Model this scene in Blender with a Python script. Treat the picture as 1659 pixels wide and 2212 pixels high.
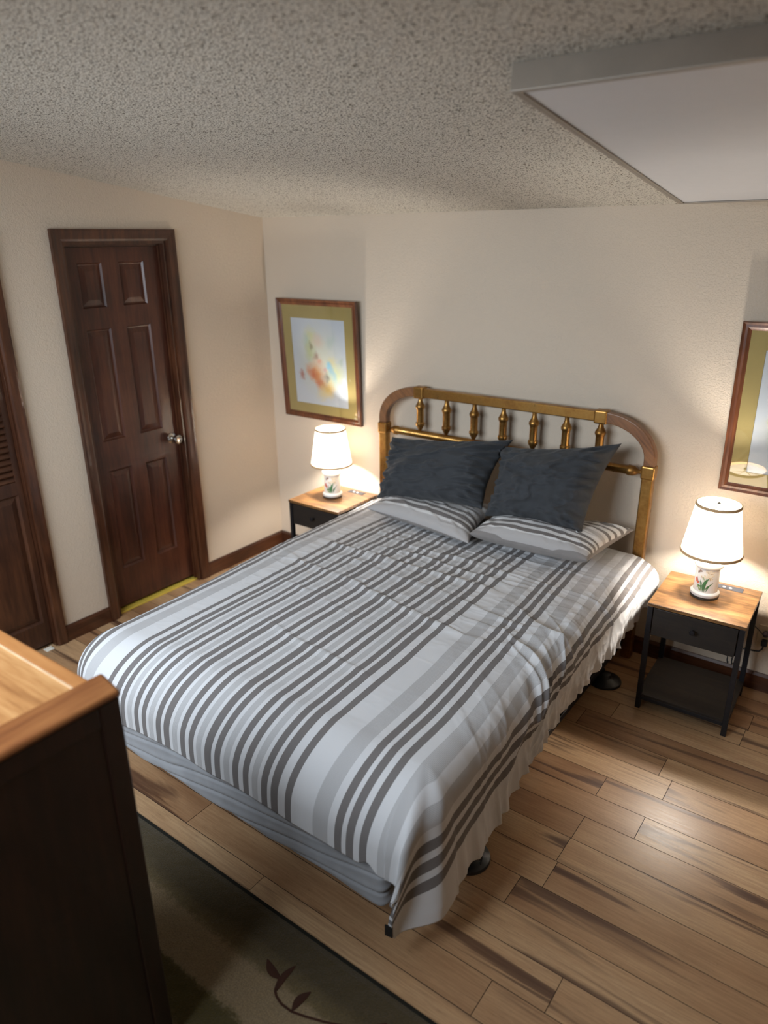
import bpy, bmesh, math, random
import numpy as np
from mathutils import Vector, Matrix

for o in list(bpy.data.objects):
    bpy.data.objects.remove(o, do_unlink=True)
S = bpy.context.scene
COL = S.collection
R_ = random.Random(7)

# ------------------------------------------------------------------ camera
cam = bpy.data.cameras.new('camera')
cam.sensor_fit = 'HORIZONTAL'
cam.sensor_width = 36.0
cam.lens = 36.0 * 1558.0 / 1659.0
cam.clip_start = 0.05
cam.dof.use_dof = True
cam.dof.focus_distance = 2.75
cam.dof.aperture_fstop = 2.0
cam_ob = bpy.data.objects.new('camera', cam)
COL.objects.link(cam_ob)
_r = Vector((0.80580674, 0.5921082, -0.00913119)).normalized()
_f = Vector((-0.55623959, 0.75152275, -0.35469858)).normalized()
_u = _r.cross(_f)
_m = Matrix((( _r.x, _u.x, -_f.x), (_r.y, _u.y, -_f.y), (_r.z, _u.z, -_f.z))).to_4x4()
_m.translation = Vector((3.4455, -3.4219, 2.0427))
cam_ob.matrix_world = _m
S.camera = cam_ob

# ------------------------------------------------------------------ light and exposure
LAMP_W = 25.0          # each bedside bulb
LAMP_COL = (1.0, 0.93, 0.84)
SHADE_EMIT = 2.3
WINDOW_W = 60.0
WINDOW_COL = (0.80, 0.90, 1.0)
S.view_settings.view_transform = 'Standard'
S.view_settings.look = 'None'
S.view_settings.gamma = 1.0
S.view_settings.use_curve_mapping = False
S.view_settings.exposure = 0.0
S.cycles.use_denoising = True
S.cycles.max_bounces = 8
S.cycles.diffuse_bounces = 5
S.cycles.sample_clamp_indirect = 6.0
S.cycles.caustics_reflective = False
S.cycles.caustics_refractive = False
world = bpy.data.worlds.new('world')
S.world = world
world.use_nodes = True
world.node_tree.nodes['Background'].inputs[0].default_value = (0.75, 0.86, 1.0, 1)
world.node_tree.nodes['Background'].inputs[1].default_value = 0.6


def area_light(name, loc, rot, sx, sy, power, color):
    l = bpy.data.lights.new(name, 'AREA')
    l.shape = 'RECTANGLE'; l.size = sx; l.size_y = sy
    l.energy = power; l.color = color; l.spread = math.radians(135)
    o = bpy.data.objects.new(name, l); COL.objects.link(o)
    o.location = loc; o.rotation_euler = rot
    return o


# daylight entering through the window in the wall behind the camera
area_light('window_daylight', (1.35, -3.69, 1.85), (math.radians(53), 0, 0), 2.1, 1.1, WINDOW_W, WINDOW_COL)

# ------------------------------------------------------------------ room dimensions
RW, RD = 4.25, -3.75
H0, HS = 2.1673, 0.1362


def ceil_z(y):
    return H0 - HS * y


# ------------------------------------------------------------------ node helpers
class NT:
    def __init__(self, name):
        self.m = bpy.data.materials.new(name)
        self.m.use_nodes = True
        self.t = self.m.node_tree
        self.b = self.t.nodes['Principled BSDF']

    def n(self, typ, **kw):
        nd = self.t.nodes.new('ShaderNode' + typ)
        for k, v in kw.items():
            setattr(nd, k, v)
        return nd

    def put(self, sock, v):
        if v is None:
            return
        if isinstance(v, bpy.types.NodeSocket):
            self.t.links.new(v, sock)
        elif isinstance(v, (tuple, list)):
            if len(v) == 3 and len(sock.default_value) == 4:
                v = (*v, 1)
            sock.default_value = v
        else:
            sock.default_value = v

    def coord(self, kind='Object'):
        return self.n('TexCoord').outputs[kind]

    def mapping(self, vec, scale=(1, 1, 1), loc=(0, 0, 0), rot=(0, 0, 0)):
        nd = self.n('Mapping')
        self.put(nd.inputs['Vector'], vec)
        nd.inputs['Scale'].default_value = scale
        nd.inputs['Location'].default_value = loc
        nd.inputs['Rotation'].default_value = rot
        return nd.outputs[0]

    def noise(self, vec, scale=5, detail=3, rough=0.5, dist=0.0, out=0):
        nd = self.n('TexNoise')
        self.put(nd.inputs['Vector'], vec)
        nd.inputs['Scale'].default_value = scale
        nd.inputs['Detail'].default_value = detail
        nd.inputs['Roughness'].default_value = rough
        nd.inputs['Distortion'].default_value = dist
        return nd.outputs[out]

    def voronoi(self, vec, scale=5, feature='F1'):
        nd = self.n('TexVoronoi', feature=feature)
        self.put(nd.inputs['Vector'], vec)
        nd.inputs['Scale'].default_value = scale
        return nd.outputs[0]

    def ramp(self, fac, stops, interp='LINEAR'):
        nd = self.n('ValToRGB')
        cr = nd.color_ramp
        cr.interpolation = interp
        while len(cr.elements) > 1:
            cr.elements.remove(cr.elements[-1])
        for i, (p, c) in enumerate(stops):
            if not isinstance(c, (tuple, list)):
                c = (c, c, c)
            e = cr.elements[0] if i == 0 else cr.elements.new(p)
            e.position = p
            e.color = (*c, 1) if len(c) == 3 else c
        self.put(nd.inputs[0], fac)
        return nd.outputs[0]

    def mix(self, fac, a, b, mode='MIX'):
        nd = self.n('Mix', data_type='RGBA', blend_type=mode)
        self.put(nd.inputs[0], fac)
        self.put(nd.inputs[6], a)
        self.put(nd.inputs[7], b)
        return nd.outputs[2]

    def math(self, op, a, b=None, c=None, clamp=False):
        nd = self.n('Math', operation=op, use_clamp=clamp)
        self.put(nd.inputs[0], a)
        if b is not None: self.put(nd.inputs[1], b)
        if c is not None: self.put(nd.inputs[2], c)
        return nd.outputs[0]

    def sep(self, vec):
        nd = self.n('SeparateXYZ')
        self.put(nd.inputs[0], vec)
        return nd.outputs

    def comb(self, x, y, z):
        nd = self.n('CombineXYZ')
        self.put(nd.inputs[0], x); self.put(nd.inputs[1], y); self.put(nd.inputs[2], z)
        return nd.outputs[0]

    def bump(self, height, strength=0.3, dist=0.01, normal=None):
        nd = self.n('Bump')
        nd.inputs['Strength'].default_value = strength
        nd.inputs['Distance'].default_value = dist
        self.put(nd.inputs['Height'], height)
        if normal is not None: self.put(nd.inputs['Normal'], normal)
        return nd.outputs[0]

    def out(self, color=None, rough=None, metal=None, normal=None, coat=None, spec=None, sheen=None):
        for k, v in (('Base Color', color), ('Roughness', rough), ('Metallic', metal), ('Normal', normal),
                     ('Coat Weight', coat), ('Specular IOR Level', spec), ('Sheen Weight', sheen)):
            if v is not None:
                self.put(self.b.inputs[k], v)
        return self.m


def srgb(r, g, b):
    f = lambda c: (c / 255 / 12.92) if c <= 10 else ((c / 255 + 0.055) / 1.055) ** 2.4
    return (f(r), f(g), f(b))


def plain(name, color, rough=0.5, metal=0.0, var=0.12, scale=30, bump=0.0):
    k = NT(name)
    nz = k.noise(k.coord(), scale, 3)
    lo = tuple(c * (1 - var) for c in color); hi = tuple(min(1, c * (1 + var)) for c in color)
    col = k.ramp(nz, [(0.3, lo), (0.7, hi)])
    nm = k.bump(nz, bump, 0.002) if bump else None
    return k.out(col, rough, metal, nm)


def wood(name, dark, mid, light, axis='Z', rough=0.35, coat=0.2, grain=1.0, blotch=0.5, spec=0.5, rot=None):
    """wood with grain running along one object axis"""
    k = NT(name)
    c = k.coord()
    if rot: c = k.mapping(c, rot=rot)
    sc = {'X': (1.2, 14, 14), 'Y': (14, 1.2, 14), 'Z': (14, 14, 1.2)}[axis]
    v = k.mapping(c, scale=sc)
    big = k.noise(v, 1.1 * grain, 4, 0.6, 0.4)
    fine = k.noise(k.mapping(c, scale=tuple(s * 6 for s in sc)), 1.0 * grain, 3, 0.6)
    blo = k.noise(c, 3.0, 3)
    f = k.math('ADD', k.math('MULTIPLY', big, 0.6), k.math('MULTIPLY', fine, 0.4))
    f = k.math('ADD', f, k.math('MULTIPLY', k.math('SUBTRACT', blo, 0.5), blotch))
    col = k.ramp(f, [(0.28, dark), (0.5, mid), (0.74, light)])
    nm = k.bump(fine, 0.12, 0.001)
    return k.out(col, rough, 0, nm, coat=coat, spec=spec)


# ------------------------------------------------------------------ materials
def wall_mat():
    k = NT('wall_paint')
    c = k.coord()
    n1 = k.noise(c, 70, 3, 0.55)
    n2 = k.ramp(k.noise(c, 150, 2), [(0.52, 0.0), (0.60, 1.0)])
    h = k.math('ADD', k.math('MULTIPLY', n1, 0.7), k.math('MULTIPLY', n2, 0.4))
    nm = k.bump(h, 0.40, 0.006)
    col = k.mix(k.noise(c, 1.3, 3), srgb(209, 192, 172), srgb(215, 200, 181))
    return k.out(col, 0.62, 0, nm, spec=0.3)


def ceiling_mat():
    k = NT('popcorn_ceiling')
    c = k.coord()
    n1 = k.noise(c, 105, 4, 0.65)
    vo = k.voronoi(c, 170)
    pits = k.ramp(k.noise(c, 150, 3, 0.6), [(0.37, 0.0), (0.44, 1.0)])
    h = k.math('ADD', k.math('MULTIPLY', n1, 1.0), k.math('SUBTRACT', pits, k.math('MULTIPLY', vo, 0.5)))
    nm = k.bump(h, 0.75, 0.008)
    col = k.mix(pits, srgb(104, 90, 70), srgb(226, 220, 207))  # dark pit colour paints in the shade of the popcorn hollows
    return k.out(col, 0.95, 0, nm, spec=0.05)


def floor_mat():
    k = NT('plank_floor')
    uv = k.coord('UV')                     # u along the plank in metres (+ random offset), v across
    at = k.n('Attribute', attribute_name='tone')
    tone = at.outputs['Fac']
    v = k.mapping(uv, scale=(0.9, 15, 1))
    streak = k.noise(v, 1.0, 3, 0.55, 0.6)
    broad = k.noise(k.mapping(uv, scale=(1.6, 9, 1), loc=(31, 7, 0)), 1.0, 3, 0.5, 0.3)
    fine = k.noise(k.mapping(uv, scale=(6, 120, 1)), 1.0, 4, 0.7)
    pores = k.noise(k.mapping(uv, scale=(30, 420, 1)), 1.0, 2, 0.5)
    base = k.ramp(k.math('ADD', k.math('MULTIPLY', broad, 0.65), k.math('MULTIPLY', tone, 0.35)),
                  [(0.25, srgb(138, 100, 70)), (0.42, srgb(172, 134, 98)), (0.60, srgb(190, 154, 115)), (0.8, srgb(203, 170, 131))])
    base = k.mix(k.ramp(fine, [(0.42, 0.28), (0.6, 0.0)]), base, srgb(122, 84, 56))
    base = k.mix(k.ramp(pores, [(0.60, 0.0), (0.72, 0.35)]), base, srgb(96, 66, 46))
    dk = k.ramp(streak, [(0.56, 0.0), (0.63, 0.75), (0.72, 0.95)])
    base = k.mix(dk, base, srgb(84, 56, 42))
    nm = k.bump(fine, 0.05, 0.001)
    rg = k.ramp(fine, [(0.3, 0.33), (0.7, 0.42)])
    return k.out(base, rg, 0, nm, spec=0.5)


M = {}
M['wall'] = wall_mat()
M['ceiling'] = ceiling_mat()
M['floor'] = floor_mat()
M['gap'] = plain('floor_seam', srgb(44, 30, 22), 0.9)
M['walnut'] = wood('walnut_trim', srgb(38, 20, 12), srgb(72, 41, 25), srgb(104, 63, 39), 'Z', 0.34, 0.25)
M['walnut_y'] = wood('walnut_trim_y', srgb(38, 20, 12), srgb(72, 41, 25), srgb(104, 63, 39), 'Y', 0.34, 0.25)
M['walnut_x'] = wood('walnut_trim_x', srgb(38, 20, 12), srgb(72, 41, 25), srgb(104, 63, 39), 'X', 0.34, 0.25)
M['door'] = wood('door_wood', srgb(42, 20, 13), srgb(72, 36, 23), srgb(96, 54, 35), 'Z', 0.40, 0.15)
M['closet'] = wood('closet_wood', srgb(40, 22, 14), srgb(66, 38, 24), srgb(92, 56, 35), 'Z', 0.42, 0.1)
M['closet_y'] = wood('closet_wood_y', srgb(44, 26, 17), srgb(74, 44, 28), srgb(98, 62, 40), 'Y', 0.42, 0.1)
M['chrome'] = plain('polished_nickel', (0.62, 0.6, 0.56), 0.16, 1.0, 0.03)
M['gold_strip'] = plain('yellow_threshold', srgb(224, 196, 84), 0.45, 0.15, 0.05)
M['white_plastic'] = plain('white_plastic', srgb(228, 224, 214), 0.4, 0, 0.02)
M['almond'] = plain('almond_plastic', srgb(206, 190, 164), 0.4, 0, 0.02)
M['black_plastic'] = plain('black_plastic', (0.012, 0.012, 0.013), 0.4, 0, 0.1)
M['purple_plastic'] = plain('plum_plastic', srgb(62, 42, 54), 0.45, 0, 0.1)
M['black_metal'] = plain('black_powder_metal', (0.011, 0.011, 0.014), 0.42, 0.2, 0.2, 80)
M['bed_metal'] = plain('dark_bed_iron', (0.02, 0.018, 0.017), 0.5, 0.5, 0.2)


def brass_mat():
    k = NT('antique_brass')
    c = k.coord()
    n1 = k.noise(c, 9, 4, 0.6)
    n2 = k.noise(c, 60, 3, 0.6)
    f = k.math('ADD', k.math('MULTIPLY', n1, 0.7), k.math('MULTIPLY', n2, 0.3))
    col = k.ramp(f, [(0.3, srgb(112, 74, 36)), (0.5, srgb(160, 118, 62)), (0.7, srgb(190, 150, 88))])
    rg = k.ramp(f, [(0.35, 0.46), (0.65, 0.27)])
    return k.out(col, rg, 0.92, k.bump(n2, 0.05, 0.001))


M['brass'] = brass_mat()
M['arch_wood'] = wood('arch_wood', srgb(64, 38, 22), srgb(126, 84, 50), srgb(156, 112, 72), 'Z', 0.42, 0.15, 1.4, 0.3, rot=(0, math.radians(48), 0))
M['dresser_side'] = wood('dresser_side_wood', srgb(24, 12, 8), srgb(40, 20, 13), srgb(58, 31, 20), 'Z', 0.42, 0.1, 0.8)
M['dresser_rail'] = wood('dresser_rail_wood', srgb(82, 44, 22), srgb(120, 72, 38), srgb(146, 96, 54), 'Y', 0.36, 0.2, 0.8)
M['dresser_top'] = wood('dresser_top_wood', srgb(122, 76, 40), srgb(164, 116, 70), srgb(192, 148, 98), 'X', 0.34, 0.25, 1.6, 0.25)
M['dresser_trim'] = wood('dresser_trim_wood', srgb(120, 72, 36), srgb(156, 102, 56), srgb(178, 126, 76), 'X', 0.36, 0.2, 0.9, 0.25)
M['dresser_line'] = plain('pale_joint', srgb(196, 168, 134), 0.5)


def rustic_mat(name, cols, rough=0.34):
    k = NT(name)
    c = k.coord()
    v = k.mapping(c, scale=(3.0, 22, 22))
    a = k.noise(v, 1.2, 4, 0.65, 0.8)
    b = k.noise(k.mapping(c, scale=(14, 130, 130)), 1.0, 3, 0.6)
    bl = k.noise(k.mapping(c, scale=(5, 9, 9)), 1.0, 3, 0.6)
    f = k.math('ADD', k.math('MULTIPLY', a, 0.45), k.math('ADD', k.math('MULTIPLY', b, 0.25), k.math('MULTIPLY', bl, 0.3)))
    col = k.ramp(f, [(0.33, cols[0]), (0.45, cols[1]), (0.56, cols[2]), (0.68, cols[3])])
    return k.out(col, rough, 0, k.bump(b, 0.08, 0.001), coat=0.1)


M['rustic'] = rustic_mat('rustic_brown_board', (srgb(44, 30, 18), srgb(98, 68, 40), srgb(138, 100, 60), srgb(166, 126, 82)))
M['rustic_dark'] = rustic_mat('dark_rustic_board', (srgb(15, 11, 9), srgb(26, 19, 14), srgb(37, 28, 20), srgb(50, 38, 28)), 0.62)
M['grey_panel'] = plain('grey_socket_panel', srgb(66, 66, 70), 0.75, 0, 0.05)
M['grey_panel'].node_tree.nodes['Principled BSDF'].inputs['Specular IOR Level'].default_value = 0.15
M['porcelain'] = plain('white_porcelain', srgb(232, 234, 234), 0.16, 0, 0.01)
M['lamp_foot'] = plain('dark_lamp_foot', srgb(72, 66, 60), 0.4, 0.4)
M['tan_trim'] = plain('tan_braid', srgb(212, 176, 132), 0.75, 0, 0.1, 200, 0.2)


def shade_mat():
    k = NT('pleated_lampshade')
    c = k.coord()
    s = k.sep(c)
    ang = k.math('ARCTAN2', s[1], s[0])
    pl = k.math('SINE', k.math('MULTIPLY', ang, 110.0))
    nm = k.bump(pl, 0.35, 0.002)
    pb = k.b
    k.out((0.92, 0.90, 0.86), 0.85, 0, nm, spec=0.1)
    k.put(pb.inputs['Emission Color'], (1.0, 0.95, 0.86))
    k.put(pb.inputs['Emission Strength'], SHADE_EMIT)
    tr = k.n('BsdfTranslucent')
    k.put(tr.inputs['Color'], (0.95, 0.90, 0.82))
    k.put(tr.inputs['Normal'], nm)
    mx = k.n('MixShader')
    mx.inputs[0].default_value = 0.45
    k.t.links.new(pb.outputs[0], mx.inputs[1])
    k.t.links.new(tr.outputs[0], mx.inputs[2])
    k.t.links.new(mx.outputs[0], k.t.nodes['Material Output'].inputs[0])
    return k.m


M['shade'] = shade_mat()


def bulb_mat():
    k = NT('glowing_bulb')
    k.out((0.9, 0.9, 0.88), 0.4)
    k.put(k.b.inputs['Emission Color'], (1.0, 0.9, 0.76))
    k.put(k.b.inputs['Emission Strength'], 6.0)
    return k.m


M['bulb'] = bulb_mat()


def paint(name, c, rough=0.25):
    return plain(name, c, rough, 0, 0.15, 300)


M['leaf_green'] = paint('painted_leaf_green', srgb(70, 120, 78))
M['leaf_pale'] = paint('painted_leaf_pale', srgb(150, 168, 120))
M['petal'] = paint('painted_petal', srgb(226, 220, 204))
M['petal_line'] = paint('painted_stamen', srgb(170, 140, 96))
M['butterfly_red'] = paint('painted_red_wing', srgb(196, 92, 68))
M['butterfly_grey'] = paint('painted_grey_wing', srgb(128, 110, 104))

M['frame_wood'] = wood('picture_frame_wood', srgb(44, 22, 14), srgb(96, 54, 32), srgb(134, 82, 50), 'Z', 0.32, 0.3)
M['mat_gold'] = plain('olive_gold_mat', srgb(164, 146, 88), 0.7, 0, 0.06, 6)


def print_mat(name, blobs, base=srgb(198, 205, 212)):
    """loose watercolour washes on white paper; uv 0..1"""
    k = NT(name)
    uv = k.coord('UV')
    nzv = k.noise(k.mapping(uv, scale=(1, 1.4, 1)), 7, 3, 0.6, out=1)
    wob = k.n('VectorMath', operation='SUBTRACT'); k.put(wob.inputs[0], nzv); wob.inputs[1].default_value = (0.5, 0.5, 0.5)
    sc = k.n('VectorMath', operation='SCALE'); k.put(sc.inputs[0], wob.outputs[0]); sc.inputs[3].default_value = 0.16
    ad = k.n('VectorMath', operation='ADD'); k.put(ad.inputs[0], uv); k.put(ad.inputs[1], sc.outputs[0])
    col = base
    for (x, y, rx, ry, rot, c, a) in blobs:
        mp = k.n('Mapping', vector_type='TEXTURE')
        k.put(mp.inputs['Vector'], ad.outputs[0])
        mp.inputs['Location'].default_value = (x, y, 0)
        mp.inputs['Rotation'].default_value = (0, 0, rot)
        mp.inputs['Scale'].default_value = (rx * 1.4, ry * 1.4, 1)
        ln = k.n('VectorMath', operation='LENGTH')
        flat = k.n('VectorMath', operation='MULTIPLY'); k.put(flat.inputs[0], mp.outputs[0]); flat.inputs[1].default_value = (1, 1, 0)
        k.put(ln.inputs[0], flat.outputs[0])
        f = k.ramp(ln.outputs['Value'], [(0.25, a * 0.9), (1.0, 0.0)])
        col = k.mix(f, col, c)
    return k.out(col, 0.8, spec=0.1)


LB = [(0.5, 0.52, 0.36, 0.36, 0.2, srgb(214, 214, 176), 0.55), (0.33, 0.78, 0.12, 0.10, 0.5, srgb(206, 204, 140), 0.8),
      (0.27, 0.76, 0.07, 0.08, 0, srgb(150, 190, 200), 0.5), (0.5, 0.75, 0.10, 0.09, 0, srgb(216, 190, 168), 0.7),
      (0.72, 0.74, 0.10, 0.06, 0.6, srgb(176, 196, 188), 0.6), (0.33, 0.63, 0.10, 0.10, 0.2, srgb(176, 186, 122), 0.7),
      (0.43, 0.57, 0.04, 0.06, -0.6, srgb(140, 104, 96), 0.85), (0.36, 0.70, 0.03, 0.05, 0.5, srgb(128, 112, 96), 0.7),
      (0.48, 0.46, 0.10, 0.12, 0.2, srgb(218, 186, 156), 0.7), (0.5, 0.52, 0.05, 0.03, 0, srgb(220, 150, 130), 0.7),
      (0.42, 0.36, 0.17, 0.10, -0.5, srgb(222, 150, 82), 0.95), (0.35, 0.37, 0.09, 0.07, -0.4, srgb(208, 112, 72), 0.95),
      (0.47, 0.25, 0.08, 0.07, -0.6, srgb(214, 122, 78), 0.9), (0.15, 0.35, 0.06, 0.05, 0, srgb(176, 104, 84), 0.9),
      (0.63, 0.22, 0.12, 0.07, 0.1, srgb(230, 186, 90), 0.9), (0.58, 0.14, 0.16, 0.07, 0.1, srgb(230, 204, 130), 0.7),
      (0.78, 0.38, 0.16, 0.12, 0.4, srgb(208, 214, 150), 0.7), (0.73, 0.52, 0.10, 0.06, 0.2, srgb(220, 208, 150), 0.7),
      (0.72, 0.40, 0.05, 0.13, 0.5, srgb(150, 190, 206), 0.9), (0.66, 0.48, 0.045, 0.04, 0, srgb(140, 196, 220), 0.95),
      (0.60, 0.43, 0.03, 0.04, 0, srgb(206, 160, 156), 0.85), (0.63, 0.34, 0.055, 0.045, -0.6, srgb(128, 118, 112), 0.9),
      (0.90, 0.53, 0.04, 0.05, 0, srgb(176, 190, 176), 0.7)]
RB = [(0.30, 0.42, 0.22, 0.14, 0.3, srgb(216, 212, 184), 0.6), (0.20, 0.44, 0.08, 0.07, 0.4, srgb(196, 196, 156), 0.7),
      (0.36, 0.40, 0.09, 0.08, 0, srgb(218, 190, 160), 0.7), (0.55, 0.55, 0.2, 0.2, 0.4, srgb(214, 196, 168), 0.7),
      (0.6, 0.42, 0.12, 0.1, 0, srgb(206, 140, 110), 0.8), (0.72, 0.6, 0.1, 0.1, 0, srgb(180, 190, 140), 0.7)]
M['print_left'] = print_mat('watercolour_print', LB)
M['print_right'] = print_mat('watercolour_print_pale', RB)


def glass_mat():
    k = NT('picture_glass')
    k.t.nodes.remove(k.b)
    tr = k.n('BsdfTransparent'); gl = k.n('BsdfGlossy'); gl.inputs['Roughness'].default_value = 0.02
    fr = k.n('Fresnel'); fr.inputs['IOR'].default_value = 1.52
    # two surfaces of the pane reflect
    geo = k.n('NewGeometry')
    f2 = k.math('MULTIPLY', k.math('MULTIPLY', fr.outputs[0], 2.4, clamp=True), k.math('SUBTRACT', 1.0, geo.outputs['Backfacing']))
    mx = k.n('MixShader')
    k.put(mx.inputs[0], f2)
    k.t.links.new(tr.outputs[0], mx.inputs[1]); k.t.links.new(gl.outputs[0], mx.inputs[2])
    k.t.links.new(mx.outputs[0], k.t.nodes['Material Output'].inputs[0])
    return k.m


M['glass'] = glass_mat()
M['fixture_metal'] = plain('brushed_aluminium', srgb(160, 150, 138), 0.40, 0.4, 0.06, 12)
M['diffuser'] = plain('white_diffuser', srgb(222, 222, 224), 0.5, 0, 0.01)
M['charcoal'] = None


def fabric(name, color, rough=0.9, sheen=0.15, weave=900, var=0.08):
    k = NT(name)
    c = k.coord()
    w = k.noise(c, weave, 2)
    nz = k.noise(c, 14, 3)
    lo = tuple(x * (1 - var) for x in color); hi = tuple(min(1, x * (1 + var)) for x in color)
    col = k.ramp(nz, [(0.3, lo), (0.7, hi)])
    return k.out(col, rough, 0, k.bump(w, 0.10, 0.0008), sheen=sheen, spec=0.15)


M['charcoal'] = fabric('charcoal_cotton', srgb(64, 66, 69), 0.85, 0.1)
M['grey_cotton'] = fabric('grey_cotton', srgb(134, 129, 126))
M['base_cover'] = fabric('pale_grey_cover', srgb(150, 151, 154))
M['mattress'] = fabric('white_ticking', srgb(214, 214, 214))

P_STEP = 0.1258
DARK = []
for kk in range(0, 4):
    for s0 in (-0.0345, 0.008):
        a, b = kk * P_STEP + s0, kk * P_STEP + s0 + 0.0265
        if b > 0: DARK.append((max(a, 0), b))
DARK += [(0.4425, 0.4685), (0.636, 0.661), (0.679, 0.704), (0.722, 0.748), (0.963, 0.992), (1.013, 1.042), (1.063, 1.092)]
BANDS = [((kk + .5) * P_STEP - 0.013, (kk + .5) * P_STEP + 0.013) for kk in range(3)] + [(0.556, 0.610), (0.785, 0.838), (0.880, 0.934)]
UMAX = 1.30


def stripe_cloth():
    k = NT('striped_duvet_cotton')
    uv = k.coord('UV')
    s = k.sep(uv)
    d = k.math('ABSOLUTE', s[0])
    f = k.math('DIVIDE', d, UMAX)

    def mask(iv):
        st = [(0.0, 0.0)] if iv[0][0] > 0 else []
        for a, b in iv:
            st += [(a / UMAX, 1.0), (b / UMAX, 0.0)]
        return k.ramp(f, st, 'CONSTANT')
    dk = mask(sorted(DARK)); bd = mask(sorted(BANDS))
    pin = k.math('SINE', k.math('MULTIPLY', s[0], 2 * math.pi / 0.0036))
    pin = k.math('MULTIPLY_ADD', pin, 0.30, 0.55)
    nz = k.noise(uv, 700, 2)
    white = k.mix(nz, srgb(204, 204, 206), srgb(212, 212, 213))
    grey = k.mix(nz, srgb(108, 104, 103), srgb(124, 119, 117))
    bandc = k.mix(pin, white, srgb(152, 150, 150))
    col = k.mix(bd, white, bandc)
    col = k.mix(dk, col, grey)
    return k.out(col, 0.85, 0, k.bump(nz, 0.06, 0.0006), sheen=0.1, spec=0.15)


M['duvet'] = stripe_cloth()


def pillow_stripes(name, dark, bands, base, grey=(118, 113, 111), under=0.0):
    """stripes across pillow width: uv v 0 at the bed-foot seam"""
    k = NT(name)
    uv = k.coord('UV')
    s = k.sep(uv)

    def mask(iv):
        st = [(0.0, 0.0)] if iv[0][0] > 0 else []
        for a, b in iv:
            st += [(a, 1.0), (b, 0.0)]
        return k.ramp(s[1], st, 'CONSTANT')
    nz = k.noise(uv, 500, 2)
    col = k.mix(nz, srgb(*base), tuple(c * 1.04 for c in srgb(*base)))
    col = k.mix(mask(bands), col, srgb(176, 172, 170))
    col = k.mix(mask(dark), col, srgb(*grey))
    if under:                                   # plain reverse fabric wraps over the seam
        e = k.math('MAXIMUM', k.math('LESS_THAN', s[1], under), k.math('GREATER_THAN', s[0], 1 - under * 0.5))
        col = k.mix(e, col, srgb(134, 129, 126))
    return k.out(col, 0.88, 0, k.bump(nz, 0.05, 0.0006), sheen=0.1, spec=0.15)


M['pillow_r'] = pillow_stripes('striped_pillowcase', [(.125, .175), (.215, .265), (.305, .345), (.56, .61), (.68, .73), (.79, .84), (.90, .94)],
                               [(0.0, .105), (.44, .50)], (210, 209, 208), under=0.042)
M['pillow_l'] = pillow_stripes('striped_pillowcase_worn', [(.175, .235), (.285, .345), (.395, .44)], [(0.0, .14), (.55, .65)], (206, 204, 202))


def rug_mat():
    k = NT('green_banded_rug')
    c = k.coord()
    s = k.sep(c)
    nb = k.noise(k.mapping(c, scale=(2.4, 9, 1)), 1.0, 4, 0.7)
    n2 = k.noise(c, 45, 4, 0.7)
    y = k.math('ADD', s[1], k.math('MULTIPLY', k.math('SUBTRACT', nb, 0.5), 0.075))
    y = k.math('ADD', y, k.math('MULTIPLY', k.math('SUBTRACT', n2, 0.5), 0.05))
    f = k.math('MULTIPLY_ADD', y, 1 / 1.4, 3.70 / 1.4)     # y=-3.70 -> 0, y=-2.30 -> 1

    def p(yv): return (yv + 3.70) / 1.4
    G1, G2, BG, OL = srgb(84, 70, 42), srgb(90, 78, 36), srgb(160, 138, 104), srgb(118, 101, 66)
    st = [(0.0, G1), (p(-3.45), BG), (p(-3.2), G2), (p(-3.0), BG), (p(-2.80), OL), (p(-2.72), BG), (p(-2.655), G2), (p(-2.565), G2), (p(-2.55), BG), (p(-2.43), BG), (p(-2.405), OL), (p(-2.35), G1), (1.0, G1)]
    col = k.ramp(f, st)
    fz = k.noise(c, 260, 3, 0.7)
    col = k.mix(k.ramp(fz, [(0.35, 0.45), (0.65, 0.0)]), col, (0.02, 0.018, 0.012))
    return k.out(col, 1.0, 0, k.bump(fz, 0.8, 0.006), sheen=0.2, spec=0.05)


M['rug'] = rug_mat()
M['rug_vine'] = fabric('brown_rug_vine', srgb(66, 42, 32), 1.0, 0.1, 300)
M['rug_edge'] = fabric('dark_rug_binding', srgb(34, 32, 26), 1.0, 0.1, 300)


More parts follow.
